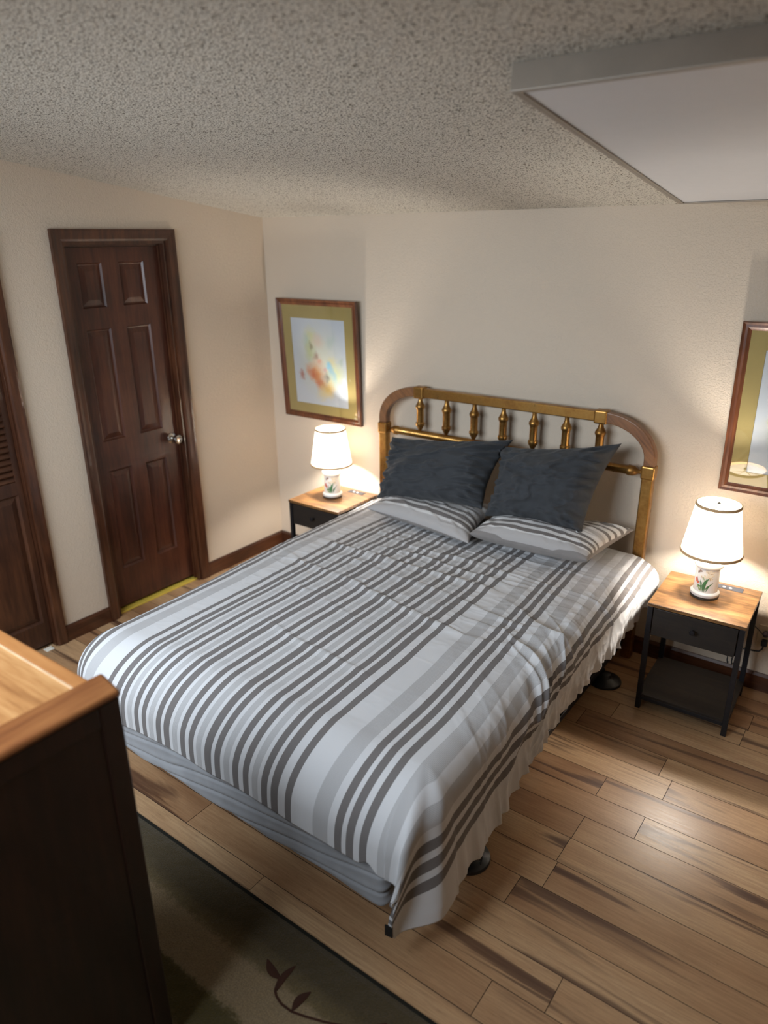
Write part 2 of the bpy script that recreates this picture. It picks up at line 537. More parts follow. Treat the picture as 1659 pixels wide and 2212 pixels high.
# ------------------------------------------------------------------ geometry helpers
class MB:
    """collects shapes into one mesh"""
    def __init__(self):
        self.v = []; self.f = []; self.mi = []; self.cur = 0

    def add(self, vs, fs):
        o = len(self.v)
        self.v += [tuple(map(float, p)) for p in vs]
        for f in fs:
            self.f.append(tuple(i + o for i in f)); self.mi.append(self.cur)
        return self

    def box(self, x0, x1, y0, y1, z0, z1):
        v = [(x0, y0, z0), (x1, y0, z0), (x1, y1, z0), (x0, y1, z0), (x0, y0, z1), (x1, y0, z1), (x1, y1, z1), (x0, y1, z1)]
        return self.hexa(v)

    def hexa(self, v):
        return self.add(v, [(0, 3, 2, 1), (4, 5, 6, 7), (0, 1, 5, 4), (1, 2, 6, 5), (2, 3, 7, 6), (3, 0, 4, 7)])

    def quad(self, a, b, c, d):
        return self.add([a, b, c, d], [(0, 1, 2, 3)])

    def lathe(self, prof, center=(0, 0, 0), n=32, axis='Z', cap=True):
        vs, fs = [], []
        for (r, h) in prof:
            for i in range(n):
                t = 2 * math.pi * i / n
                a, b = r * math.cos(t), r * math.sin(t)
                p = {'Z': (a, b, h), 'X': (h, a, b), 'Y': (b, h, a)}[axis]
                vs.append((p[0] + center[0], p[1] + center[1], p[2] + center[2]))
        m = len(prof)
        for j in range(m - 1):
            for i in range(n):
                fs.append((j * n + i, j * n + (i + 1) % n, (j + 1) * n + (i + 1) % n, (j + 1) * n + i))
        if cap:
            fs.append(tuple(range(n - 1, -1, -1)))
            fs.append(tuple((m - 1) * n + i for i in range(n)))
        return self.add(vs, fs)

    def tube(self, pts, r, n=10):
        P = [Vector(p) for p in pts]
        vs, fs = [], []
        up = Vector((0, 0, 1))
        for i, p in enumerate(P):
            d = (P[min(i + 1, len(P) - 1)] - P[max(i - 1, 0)]).normalized()
            a = d.cross(up)
            if a.length < 1e-3: a = d.cross(Vector((1, 0, 0)))
            a.normalize(); b = d.cross(a)
            rr = r[i] if isinstance(r, (list, tuple)) else r
            for k in range(n):
                t = 2 * math.pi * k / n
                vs.append(p + a * rr * math.cos(t) + b * rr * math.sin(t))
        for i in range(len(P) - 1):
            for k in range(n):
                fs.append((i * n + k, i * n + (k + 1) % n, (i + 1) * n + (k + 1) % n, (i + 1) * n + k))
        fs.append(tuple(range(n))); fs.append(tuple((len(P) - 1) * n + k for k in range(n - 1, -1, -1)))
        return self.add(vs, fs)

    def sweep_rect(self, pts, w, d, normal_axis='Y'):
        """rectangular bar swept along points in an XZ plane; w in-plane width, d depth along Y"""
        vs, fs = [], []
        n = len(pts)
        for i, p in enumerate(pts):
            a = Vector(pts[min(i + 1, n - 1)]) - Vector(pts[max(i - 1, 0)])
            a.normalize()
            nrm = Vector((-a.z, 0, a.x))
            c = Vector(p)
            for (s, t) in ((-1, -1), (1, -1), (1, 1), (-1, 1)):
                vs.append(c + nrm * (s * w / 2) + Vector((0, t * d / 2, 0)))
        for i in range(n - 1):
            for k in range(4):
                fs.append((i * 4 + k, i * 4 + (k + 1) % 4, (i + 1) * 4 + (k + 1) % 4, (i + 1) * 4 + k))
        fs.append((3, 2, 1, 0)); e = (n - 1) * 4
        fs.append((e, e + 1, e + 2, e + 3))
        return self.add(vs, fs)

    def build(self, name, mats, parent=None, bevel=0.0, seg=2, smooth=False, kind=None):
        me = bpy.data.meshes.new(name)
        me.from_pydata(self.v, [], self.f)
        mats = mats if isinstance(mats, (list, tuple)) else [mats]
        for m in mats: me.materials.append(m)
        for p, mi in zip(me.polygons, self.mi): p.material_index = mi
        bm = bmesh.new(); bm.from_mesh(me)
        bmesh.ops.recalc_face_normals(bm, faces=bm.faces)
        bm.to_mesh(me); bm.free()
        if smooth:
            me.polygons.foreach_set('use_smooth', [True] * len(me.polygons))
        me.update()
        o = bpy.data.objects.new(name, me)
        COL.objects.link(o)
        if parent is not None: o.parent = parent
        if bevel:
            b = o.modifiers.new('bevel', 'BEVEL'); b.width = bevel; b.segments = seg; b.limit_method = 'ANGLE'; b.angle_limit = math.radians(35)
        if smooth:
            set_auto_smooth(o)
        if kind: o['kind'] = kind
        return o


def set_auto_smooth(o, ang=38):
    me = o.data
    bm = bmesh.new(); bm.from_mesh(me)
    for e in bm.edges:
        if len(e.link_faces) == 2 and e.calc_face_angle(0) > math.radians(ang):
            e.smooth = False
    bm.to_mesh(me); bm.free()


def tag(o, label, cat, group=None):
    o['label'] = label; o['category'] = cat
    if group: o['group'] = group
    return o


def thing(name, label, cat, loc=(0, 0, 0), rz=0.0, group=None):
    o = bpy.data.objects.new(name, None)
    COL.objects.link(o)
    o.empty_display_size = 0.05
    o.location = loc; o.rotation_euler = (0, 0, rz)
    return tag(o, label, cat, group)


def copy_tree(o, parent=None):
    c = o.copy(); COL.objects.link(c); c.parent = parent
    for ch in list(o.children): copy_tree(ch, c)
    return c


def grid_mesh(name, P, mats, parent=None, uv=None, mi=None, smooth=True, closed_u=False):
    """P: array (n,m,3)"""
    n, m = P.shape[:2]
    idx = np.arange(n * m).reshape(n, m)
    q = np.stack([idx[:-1, :-1], idx[1:, :-1], idx[1:, 1:], idx[:-1, 1:]], -1).reshape(-1, 4)
    me = bpy.data.meshes.new(name)
    me.from_pydata(P.reshape(-1, 3).tolist(), [], q.tolist())
    for mm in (mats if isinstance(mats, (list, tuple)) else [mats]): me.materials.append(mm)
    if uv is not None:
        l = me.uv_layers.new(name='UVMap')
        li = np.empty(len(me.loops), dtype=np.int32); me.loops.foreach_get('vertex_index', li)
        l.data.foreach_set('uv', uv.reshape(-1, 2)[li].astype(np.float32).ravel())
    me.polygons.foreach_set('use_smooth', [smooth] * len(me.polygons))
    me.update()
    o = bpy.data.objects.new(name, me); COL.objects.link(o)
    if parent is not None: o.parent = parent
    return o


# vectorised value noise
_rng = np.random.RandomState(11)
_tab = _rng.rand(256, 256)


def vnoise(x, y):
    xi = np.floor(x).astype(int); yi = np.floor(y).astype(int)
    fx = x - xi; fy = y - yi
    fx = fx * fx * fx * (fx * (fx * 6 - 15) + 10); fy = fy * fy * fy * (fy * (fy * 6 - 15) + 10)
    g = lambda a, b: _tab[a & 255, b & 255]
    return ((g(xi, yi) * (1 - fx) + g(xi + 1, yi) * fx) * (1 - fy) + (g(xi, yi + 1) * (1 - fx) + g(xi + 1, yi + 1) * fx) * fy) * 2 - 1


def fbm(x, y, o=3):
    s = 0; a = 1.0; t = 0
    for i in range(o):
        s = s + a * vnoise(x * 2 ** i + 17.3 * i, y * 2 ** i + 5.1 * i); t += a; a *= 0.5
    return s / t


def sstep(a, b, x):
    t = np.clip((x - a) / (b - a), 0, 1)
    return t * t * (3 - 2 * t)


def seg_dist(x, y, pts):
    best = np.full(x.shape, 1e9); sign = np.zeros(x.shape); along = np.zeros(x.shape)
    acc = 0
    for (a, b) in zip(pts[:-1], pts[1:]):
        dx, dy = b[0] - a[0], b[1] - a[1]; L2 = dx * dx + dy * dy
        t = np.clip(((x - a[0]) * dx + (y - a[1]) * dy) / L2, 0, 1)
        px, py = a[0] + t * dx, a[1] + t * dy
        d = np.hypot(x - px, y - py)
        s = np.sign((x - a[0]) * dy - (y - a[1]) * dx)
        m = d < best
        best = np.where(m, d, best); sign = np.where(m, s, sign)
        along = np.where(m, acc + t * math.sqrt(L2), along)
        acc += math.sqrt(L2)
    return best, sign, along / acc


# ------------------------------------------------------------------ setting
# floor: separate plank faces with dark joints, all one mesh
def build_floor():
    pw, gap = 0.1288, 0.0022
    vs, fs, uvs, tones, mats = [], [], [], [], []
    joints = {-0.365: 3.145, -0.88: 2.975, -1.0088: 2.757, -1.1376: 2.95, -1.2664: 2.765, -1.5240: 2.770, -1.9104: 2.955, -2.0392: 2.79, -2.168: 1.98}
    k = -1
    y = -0.88 + pw * 7
    while y > RD - 0.2:
        y1 = min(y, 0.0); y0 = y - pw
        j = None
        for kk, vv in joints.items():
            if abs(kk - y) < 0.03: j = vv
        if j is None: j = R_.uniform(0, 1.22)
        x = j - 1.22 * 6
        while x < RW + 0.05:
            xa, xb = max(x, -0.15), min(x + 1.222, RW + 0.05)
            if xb > xa and y1 > y0:
                o = len(vs)
                vs += [(xa + gap / 2, y0 + gap / 2, 0), (xb - gap / 2, y0 + gap / 2, 0), (xb - gap / 2, y1 - gap / 2, 0), (xa + gap / 2, y1 - gap / 2, 0)]
                fs.append((o, o + 1, o + 2, o + 3)); mats.append(0)
                ou, ov = R_.uniform(0, 40), R_.uniform(0, 40)
                uvs += [(p[0] + ou, p[1] + ov) for p in vs[-4:]]
                tones.append(R_.random())
            x += 1.222
        y -= pw
    o = len(vs)
    zb = -0.0022
    vs += [(-0.15, RD - 0.2, zb), (RW + 0.05, RD - 0.2, zb), (RW + 0.05, 0.05, zb), (-0.15, 0.05, zb)]
    fs.append((o, o + 1, o + 2, o + 3)); mats.append(1); uvs += [(0, 0)] * 4; tones.append(0.5)
    o = len(vs)
    zc = -0.06
    vs += [(-0.15, RD - 0.2, zc), (RW + 0.05, RD - 0.2, zc), (RW + 0.05, 0.05, zc), (-0.15, 0.05, zc)]
    fs.append((o + 3, o + 2, o + 1, o)); mats.append(1); uvs += [(0, 0)] * 4; tones.append(0.5)
    me = bpy.data.meshes.new('floor')
    me.from_pydata(vs, [], fs)
    me.materials.append(M['floor']); me.materials.append(M['gap'])
    l = me.uv_layers.new(name='UVMap')
    for i, u in enumerate(uvs): l.data[i].uv = u
    at = me.attributes.new('tone', 'FLOAT', 'FACE')
    for i, t in enumerate(tones): at.data[i].value = t
    for p, mi in zip(me.polygons, mats): p.material_index = mi
    ob = bpy.data.objects.new('floor', me); COL.objects.link(ob); ob['kind'] = 'structure'


build_floor()

# ceiling slab, rising away from the bed wall
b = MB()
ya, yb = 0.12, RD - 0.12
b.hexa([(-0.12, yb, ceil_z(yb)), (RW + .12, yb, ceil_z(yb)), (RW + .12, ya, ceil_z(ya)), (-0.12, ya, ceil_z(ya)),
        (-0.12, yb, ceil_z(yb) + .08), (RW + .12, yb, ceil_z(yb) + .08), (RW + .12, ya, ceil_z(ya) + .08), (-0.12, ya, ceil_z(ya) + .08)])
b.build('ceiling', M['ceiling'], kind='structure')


def wall_x(mb, x0, x1, y0, y1, z0=0.0, z1=None):
    """wall piece between x0..x1, y0<y1; its top follows the ceiling"""
    za = ceil_z(y0) if z1 is None else z1
    zb_ = ceil_z(y1) if z1 is None else z1
    mb.hexa([(x0, y0, z0), (x1, y0, z0), (x1, y1, z0), (x0, y1, z0), (x0, y0, za), (x1, y0, za), (x1, y1, zb_), (x0, y1, zb_)])


DY0, DY1, DZ = -1.360, -0.750, 2.043          # door opening in the left wall
CY0, CY1, CZ = -3.26, -1.745, 2.043           # closet opening
b = MB()
wall_x(b, -0.12, 0, DY1, 0.0)
wall_x(b, -0.12, 0, DY0, DY1, DZ)
wall_x(b, -0.12, 0, CY1, DY0)
wall_x(b, -0.12, 0, CY0, CY1, CZ)
wall_x(b, -0.12, 0, RD, CY0)
b.box(-0.17, -0.121, DY0 - .1, DY1 + .1, 0, DZ + .1); b.box(-0.17, -0.121, CY0 - .1, CY1 + .1, 0, CZ + .1)  # unseen backing panels, added behind both openings to block world light
b.build('wall_left', M['wall'], kind='structure')
b = MB(); b.box(-0.12, RW + 0.12, 0, 0.12, 0, ceil_z(0) + 0.01)
b.build('wall_back', M['wall'], kind='structure')
b = MB(); wall_x(b, RW, RW + 0.12, RD, 0.0)
b.build('wall_right', M['wall'], kind='structure')
WX0, WX1, WZ0, WZ1 = 0.25, 2.45, 1.25, 2.45
b = MB()
zt = ceil_z(RD)
b.box(-0.12, WX0, RD - .12, RD, 0, zt); b.box(WX1, RW + .12, RD - .12, RD, 0, zt)
b.box(WX0, WX1, RD - .12, RD, 0, WZ0); b.box(WX0, WX1, RD - .12, RD, WZ1, zt)
b.build('wall_front', M['wall'], kind='structure')

# the window behind the camera
w = bpy.data.objects.new('window_1', None); COL.objects.link(w); w['kind'] = 'structure'; w.location = ((WX0 + WX1) / 2, RD, WZ0)
hw = (WX1 - WX0) / 2; hh = WZ1 - WZ0
b = MB()
b.box(-hw, hw, -.10, -.04, 0, .04); b.box(-hw, hw, -.10, -.04, hh - .04, hh)
b.box(-hw, -hw + .04, -.10, -.04, .04, hh - .04); b.box(hw - .04, hw, -.10, -.04, .04, hh - .04)
b.box(-.02, .02, -.10, -.04, .04, hh - .04)
b.build('window_frame', M['white_plastic'], w, 0.003)
b = MB(); b.box(-hw + .04, -.02, -.073, -.067, .04, hh - .04); b.box(.02, hw - .04, -.073, -.067, .04, hh - .04)
b.build('window_pane', M['glass'], w)


# casings and doors -------------------------------------------------
def casing(name, y0, y1, zt, wdt=0.057, t=0.016):
    """three-sided moulded casing on the left wall around y0..y1"""
    b = MB()
    prof = [(a * wdt / 0.057, h) for a, h in [(0.0, 0.0), (0.0, 0.011), (0.010, 0.016), (0.030, 0.018), (0.046, 0.021), (0.057, 0.021), (0.057, 0.0)]]
    # path: inner edge corners; outward directions
    path = [((y0, 0.0), (-1, 0)), ((y0, zt), (-1, 1)), ((y1, zt), (1, 1)), ((y1, 0.0), (1, 0))]
    m = len(prof)
    vs, fs = [], []
    for (py, pz), (dy, dz) in path:
        for (a, h) in prof:
            vs.append((h, py + dy * a, pz + dz * a))
    for i in range(3):
        for k in range(m - 1):
            fs.append((i * m + k, i * m + k + 1, (i + 1) * m + k + 1, (i + 1) * m + k))
    fs.append(tuple(range(m))); fs.append(tuple(3 * m + k for k in range(m - 1, -1, -1)))
    b.add(vs, fs)
    # jamb lining inside the opening
    b.box(-0.12, 0.0005, y0, y0 + t, 0, zt); b.box(-0.12, 0.0005, y1 - t, y1, 0, zt); b.box(-0.12, 0.0005, y0 + t, y1 - t, zt - t, zt)
    # stop
    if t < .01: return b.build(name, M['walnut'], kind='structure')
    b.box(-0.042, -0.030, y0 + t, y0 + t + .010, 0, zt - t); b.box(-0.042, -0.030, y1 - t - .010, y1 - t, 0, zt - t)
    b.box(-0.042, -0.030, y0 + t + .01, y1 - t - .01, zt - t - .010, zt - t)
    o = b.build(name, M['walnut'], kind='structure')
    return o


casing('trim_1', DY0, DY1, DZ)
casing('trim_2', CY0, CY1, CZ, 0.052, 0.006)


def panel_door(name, loc, wd, ht, panels, louvers=(), mat=M['door'], fx=0.0, th=0.035):
    """slab in the local YZ plane (front face at x=0 facing +x) with raised panels: (y0,y1,z0,z1)"""
    root = bpy.data.objects.new(name, None); COL.objects.link(root); root.location = loc; root['kind'] = 'structure'
    ys = sorted(set([0, wd] + [p[0] for p in panels] + [p[1] for p in panels] + [p[0] for p in louvers] + [p[1] for p in louvers]))
    zs = sorted(set([0, ht] + [p[2] for p in panels] + [p[3] for p in panels] + [p[2] for p in louvers] + [p[3] for p in louvers]))
    b = MB()
    inside = lambda y, z: any(p[0] < y < p[1] and p[2] < z < p[3] for p in list(panels) + list(louvers))
    for i in range(len(ys) - 1):
        for j in range(len(zs) - 1):
            if not inside((ys[i] + ys[i + 1]) / 2, (zs[j] + zs[j + 1]) / 2):
                b.quad((0, ys[i], zs[j]), (0, ys[i + 1], zs[j]), (0, ys[i + 1], zs[j + 1]), (0, ys[i], zs[j + 1]))
    # rim and back
    b.quad((0, 0, 0), (0, 0, ht), (-th, 0, ht), (-th, 0, 0)); b.quad((0, wd, 0), (-th, wd, 0), (-th, wd, ht), (0, wd, ht))
    b.quad((0, 0, ht), (0, wd, ht), (-th, wd, ht), (-th, 0, ht)); b.quad((0, 0, 0), (-th, 0, 0), (-th, wd, 0), (0, wd, 0))
    b.quad((-th, 0, 0), (-th, 0, ht), (-th, wd, ht), (-th, wd, 0))
    for (y0, y1, z0, z1) in louvers:      # opening walls
        for (p, q) in (((y0, z0), (y1, z0)), ((y1, z0), (y1, z1)), ((y1, z1), (y0, z1)), ((y0, z1), (y0, z0))):
            b.quad((0, p[0], p[1]), (0, q[0], q[1]), (-th, q[0], q[1]), (-th, p[0], p[1]))
    me = b.build('door_slab', mat, root)
    for (y0, y1, z0, z1) in panels:
        rings = [(0.0, 0.0), (-0.010, 0.007), (-0.012, 0.012), (-0.004, 0.036), (-0.003, 0.040)]
        p = MB()
        vs = []
        for (x, a) in rings:
            vs += [(x, y0 + a, z0 + a), (x, y1 - a, z0 + a), (x, y1 - a, z1 - a), (x, y0 + a, z1 - a)]
        fs = []
        for r in range(len(rings) - 1):
            for k in range(4):
                fs.append((r * 4 + k, r * 4 + (k + 1) % 4, (r + 1) * 4 + (k + 1) % 4, (r + 1) * 4 + k))
        e = (len(rings) - 1) * 4
        fs.append((e, e + 1, e + 2, e + 3))
        p.add(vs, fs)
        p.build('door_panel', mat, root)
    for (y0, y1, z0, z1) in louvers:
        n = int((z1 - z0) / 0.030)
        p = MB()
        for i in range(n):
            zc = z0 + (i + 0.5) * (z1 - z0) / n
            p.hexa([(-0.028, y0, zc + .010), (-0.024, y0, zc + .016), (-0.024, y1, zc + .016), (-0.028, y1, zc + .010),
                    (-0.006, y0, zc - .016), (-0.002, y0, zc - .010), (-0.002, y1, zc - .010), (-0.006, y1, zc - .016)])
        p.build('louver_slats', M['closet_y'], root)
    return root


d = panel_door('door_1', (-0.045, -1.344, 0.030), 0.578, 1.985,
               [(0.079, 0.217, 1.690, 1.910), (0.319, 0.471, 1.690, 1.910), (0.079, 0.222, 0.988, 1.582), (0.319, 0.471, 0.988, 1.582),
                (0.084, 0.234, 0.228, 0.820), (0.327, 0.471, 0.228, 0.812)])
b = MB()
b.lathe([(0.031, 0.0), (0.031, 0.004), (0.026, 0.009), (0.012, 0.012), (0.011, 0.030), (0.016, 0.036), (0.026, 0.044), (0.0285, 0.056), (0.026, 0.066), (0.019, 0.071), (0.014, 0.069), (0.001, 0.068)],
        (0, 0.525, 0.915), 28, 'X')
k_ = b.build('door_knob', M['chrome'], d, smooth=True)
k_['label'] = 'round polished metal knob'
panel_door('door_2', (-0.028, -3.250, 0.018), 0.745, 2.0, [(0.028, 0.717, 0.13, 0.85)], [(0.028, 0.717, 0.915, 1.93)], M['closet'], th=0.028)
panel_door('door_3', (-0.028, -2.501, 0.018), 0.748, 2.0, [(0.028, 0.720, 0.13, 0.85)], [(0.028, 0.720, 0.915, 1.93)], M['closet'], th=0.028)
b = MB(); b.box(-0.13, -0.020, DY0 + .017, DY1 - .017, 0.0, 0.010)
b.build('trim_3', M['gold_strip'], bevel=0.002, kind='structure')
b = MB(); b.box(-0.02, 0.018, -1.815, -1.772, 0.0, 0.004); b.box(-0.002, 0.003, -1.808, -1.780, 0.004, 0.016)
tag(b.build('door_guide', M['white_plastic'], bevel=0.001), 'small white floor guide at the foot of the louvered closet door', 'door hardware')


def baseboard(name, pts, mat):
    """pts: (x,y) run; profile pushed into the room"""
    b = MB()
    (xa, ya_), (xb, yb_) = pts
    hgt, th = 0.092, 0.013
    if xa == xb:
        prof = [(0, 0), (th, 0), (th, hgt - .014), (th * .55, hgt), (0, hgt)]
        vs = [(xa + p, ya_, z) for p, z in prof] + [(xa + p, yb_, z) for p, z in prof]
    else:
        prof = [(0, 0), (th, 0), (th, hgt - .014), (th * .55, hgt), (0, hgt)]
        vs = [(xa, ya_ - p, z) for p, z in prof] + [(xb, ya_ - p, z) for p, z in prof]
    n = 5
    fs = [(k, (k + 1) % n, n + (k + 1) % n, n + k) for k in range(n)] + [tuple(range(n)), tuple(range(2 * n - 1, n - 1, -1))]
    b.add(vs, fs)
    return b.build(name, mat, kind='structure')


baseboard('baseboard_left', ((0, -0.692), (0, -0.0)), M['walnut_y'])
baseboard('baseboard_left_middle', ((0, -1.692), (0, -1.418)), M['walnut_y'])
baseboard('baseboard_back', ((0.013, 0), (RW, 0)), M['walnut_x'])

# ------------------------------------------------------------------ ceiling light
root = thing('ceiling_light', 'large flat rectangular ceiling light, switched off, in a brushed metal frame', 'ceiling light',
             (2.58, -0.331, ceil_z(-0.331)))
root.rotation_euler = (-math.atan(HS), 0, 0)
LW, LL, LT = 0.62, 1.437, 0.059
# local frame: x right, -y toward the near end, z normal to the ceiling
b = MB()
fl = 0.022
b.box(0, LW, -LL, -LL + 0.012, -LT, 0); b.box(0, LW, -0.012, 0, -LT, 0)
b.box(0, 0.012, -LL + .012, -.012, -LT, 0); b.box(LW - .012, LW, -LL + .012, -.012, -LT, 0)
b.box(0.012, fl, -LL + .012, -.012, -LT, -LT + .004); b.box(LW - fl, LW - .012, -LL + .012, -.012, -LT, -LT + .004)
b.box(fl, LW - fl, -LL + .012, -LL + .018, -LT, -LT + .004); b.box(fl, LW - fl, -.018, -.012, -LT, -LT + .004)
b.build('fixture_frame', M['fixture_metal'], root, 0.0015)
b = MB(); b.box(fl - .004, LW - fl + .004, -LL + .016, -.016, -LT + .0045, -LT + .010)
b.build('diffuser_panel', M['diffuser'], root)
b = MB(); b.box(.03, LW - .03, -LL + .03, -.03, -LT + .012, -.001)
b.build('fixture_housing', M['fixture_metal'], root)

# ------------------------------------------------------------------ bed
BX0, BX1 = 0.950, 2.550          # headboard outer faces
HY = -0.072
bed = thing('bed', 'queen bed with a brass and wood spindle headboard against the beige wall', 'bed', (1.75, 0, 0))
ox = 1.75
PWD, PD = 0.054, 0.046
# posts
for sx in (-1, 1):
    xc = sx * (0.80 - PWD / 2)
    b = MB(); b.box(xc - PWD / 2, xc + PWD / 2, HY - PD / 2, HY + PD / 2, 0, 1.035)
    po = b.build('post', M['brass'], bed, 0.006)
    b = MB(); b.box(xc - PWD / 2 - .005, xc + PWD / 2 + .005, HY - PD / 2 - .006, HY + PD / 2 + .006, 0.968, 1.034)
    b.build('collar', M['brass'], po, 0.008, 3)
    # wooden corner arc
    pts = [(xc, HY, 1.032)]
    rx, rz = 0.233, 0.176
    for i in range(0, 19):
        t = math.radians(90 * i / 18)
        pts.append((xc - sx * rx * (1 - math.cos(t)), HY, 1.060 + rz * math.sin(t)))
    b = MB(); b.sweep_rect(pts, PWD - .002, PD - .002)
    b.build('corner_arc', M['arch_wood'], bed, 0.005, 3)
    bed_end = pts[-1]
zr = 1.236
b = MB(); b.box(-0.545, 0.545, HY - PD / 2 + .003, HY + PD / 2 - .003, zr - .025, zr + .025)
tr = b.build('top_rail', M['brass'], bed, 0.005)
for sx in (-1, 1):
    xc = sx * 0.522
    b = MB(); b.box(xc - .032, xc + .032, HY - PD / 2 - .005, HY + PD / 2 + .005, zr - .034, zr + .032)
    b.build('collar', M['brass'], tr, 0.008, 3)
prof = [(.008, 0), (.010, .03), (.017, .040), (.021, .050), (.0225, .056), (.0225, .068), (.0185, .075), (.0185, .15)]
full = [(r, h) for r, h in prof]
zl = 0.995
b = MB()
half = [(-.747, .009), (-.725, .011), (-.712, .019), (-.702, .0245), (-.688, .026), (-.676, .026), (-.670, .0215)]
prf = [(r, x) for x, r in half] + [(r, -x) for x, r in reversed(half)]
b.lathe(prf, (0, HY, zl), 24, 'X')
b.build('lower_rail', M['brass'], bed, smooth=True)
sp = [(.007, 0.0), (.009, .010), (.018, .028), (.0245, .038), (.0265, .046), (.0255, .054), (.0208, .058), (.0208, .125), (.0225, .130),
      (.0268, .138), (.0268, .147), (.023, .154), (.015, .168), (.0115, .184), (.0125, .2)]
z0s, z1s = zl + .012, zr - .022
for i in range(7):
    x = (i - 3) * 0.174
    b = MB(); b.lathe([(r, z0s + h / .2 * (z1s - z0s)) for r, h in sp], (x, HY, 0), 22, 'Z')
    b.build('spindle', M['brass'], bed, smooth=True)
# rails under the mattress and legs with floor cups
for sx in (-1, 1):
    b = MB(); b.box(sx * .735 - .018, sx * .735 + .018, -2.06, HY - PD / 2, 0.062, 0.092)
    b.build('side_rail', M['bed_metal'], bed, 0.003)
for y in (-1.69, -0.36):
    b = MB(); b.box(-.717, .717, y - .015, y + .015, 0.064, 0.090)
    b.build('cross_rail', M['bed_metal'], bed, 0.003)
    for sx in (-1, 1):
        b = MB(); b.lathe([(.017, .022), (.017, .063)], (sx * .745, y, 0), 20)
        lg = b.build('leg', M['bed_metal'], bed, smooth=True)
        b = MB(); b.lathe([(.080, 0), (.081, .006), (.078, .012), (.060, .020), (.032, .028), (.026, .044), (.020, .046)], (sx * .765, y, 0), 40)
        cp = b.build('floor_cup', M['black_plastic'], lg, smooth=True)
        cp['label'] = 'round black floor protector cup'
        if sx > 0 and y < -1:
            # moulded mark on the cup: FR in a rectangle
            mk = MB(); mk.cur = 0
            def bar(a, c, w_=.0022):
                ax, ay = a; bx, by = c
                d_ = Vector((bx - ax, by - ay, 0)); n_ = Vector((-d_.y, d_.x, 0)).normalized() * w_ / 2
                mk.hexa([(ax - n_.x, ay - n_.y, 0), (ax + n_.x, ay + n_.y, 0), (bx + n_.x, by + n_.y, 0), (bx - n_.x, by - n_.y, 0),
                         (ax - n_.x, ay - n_.y, .0016), (ax + n_.x, ay + n_.y, .0016), (bx + n_.x, by + n_.y, .0016), (bx - n_.x, by - n_.y, .0016)])
            for seg in (((-.016, -.010), (.016, -.010)), ((.016, -.010), (.016, .010)), ((.016, .010), (-.016, .010)), ((-.016, .010), (-.016, -.010)),
                        ((-.010, -.007), (-.010, .007)), ((-.010, .007), (-.002, .007)), ((-.010, .001), (-.004, .001)),
                        ((.003, -.007), (.003, .007)), ((.003, .007), (.010, .006)), ((.010, .006), (.010, .001)), ((.010, .001), (.003, .0)), ((.004, .0), (.010, -.007))):
                bar(*seg)
            mo = mk.build('moulded_mark', M['grey_panel'], lg)
            mo.location = (sx * .765 + .048, y - .004, 0.0225)
            mo.rotation_euler = (math.radians(0), math.radians(16), math.radians(-75))

# box spring with creased cover
def cover_box(name, x0, x1, y0, y1, z0, z1, mat, rad, amp, label, cat, seed):
    n = 46
    # build as a rounded box from a subdivided cube surface
    bm = bmesh.new()
    nx, ny, nz = 110, 120, 40
    def face(o, du, dv, nu, nv):
        vs = [[bm.verts.new(o + du * (i / nu) + dv * (j / nv)) for j in range(nv + 1)] for i in range(nu + 1)]
        for i in range(nu):
            for j in range(nv):
                bm.faces.new((vs[i][j], vs[i + 1][j], vs[i + 1][j + 1], vs[i][j + 1]))
    X, Y, Z = Vector((x1 - x0, 0, 0)), Vector((0, y1 - y0, 0)), Vector((0, 0, z1 - z0))
    O = Vector((x0, y0, z0))
    face(O, Y, X, ny, nx); face(O + Z, X, Y, nx, ny)
    face(O, X, Z, nx, nz); face(O + Y, Z, X, nz, nx)
    face(O, Z, Y, nz, ny); face(O + X, Y, Z, ny, nz)
    bmesh.ops.remove_doubles(bm, verts=bm.verts, dist=1e-5)
    for v in bm.verts:
        c = v.co.copy()
        q = Vector((min(max(c.x, x0 + rad), x1 - rad), min(max(c.y, y0 + rad), y1 - rad), min(max(c.z, z0 + rad), z1 - rad)))
        dlt = c - q
        if dlt.length > 1e-9: v.co = q + dlt.normalized() * rad
    bm.normal_update()
    co = np.array([v.co[:] for v in bm.verts])
    run = co[:, 0] + co[:, 1]
    hgt = co[:, 2]
    # long slanting creases in the cloth
    sag = 0.5 * amp * fbm(run * 2.5 + seed, hgt * 9, 2)
    for kk in range(-1, 14):
        zc = z0 + 0.012 + 0.155 * (run - (run.min() + 0.36 * kk)) + 0.012 * fbm(run * 3 + kk, run * 0 + seed, 2)
        dz = hgt - zc
        sag = sag - amp * np.exp(-(dz / 0.006) ** 2) + 0.5 * amp * np.exp(-((dz - 0.016) / 0.012) ** 2)
    for v, s_ in zip(bm.verts, sag):
        v.co += v.normal * float(s_)
        if v.co.z < (z0 + z1) / 2:
            v.co.z += 0.022 * float(vnoise(np.array([v.co.x * 1.7 + seed]), np.array([v.co.y * 1.7]))[0]) * 0.6
    me = bpy.data.meshes.new(name); bm.to_mesh(me); bm.free()
    me.materials.append(mat)
    me.polygons.foreach_set('use_smooth', [True] * len(me.polygons))
    o = bpy.data.objects.new(name, me); COL.objects.link(o)
    tag(o, label, cat)
    return o


cover_box('box_spring', 1.000, 2.468, -2.118, -0.110, 0.108, 0.290, M['base_cover'], 0.03, 0.009,
          'box spring in a creased pale grey cover under the bed foot', 'box spring', 3)
cover_box('mattress', 1.045, 2.480, -2.040, -0.100, 0.318, 0.515, M['mattress'], 0.08, 0.002,
          'white mattress between the striped duvet and the grey box spring', 'mattress', 9)

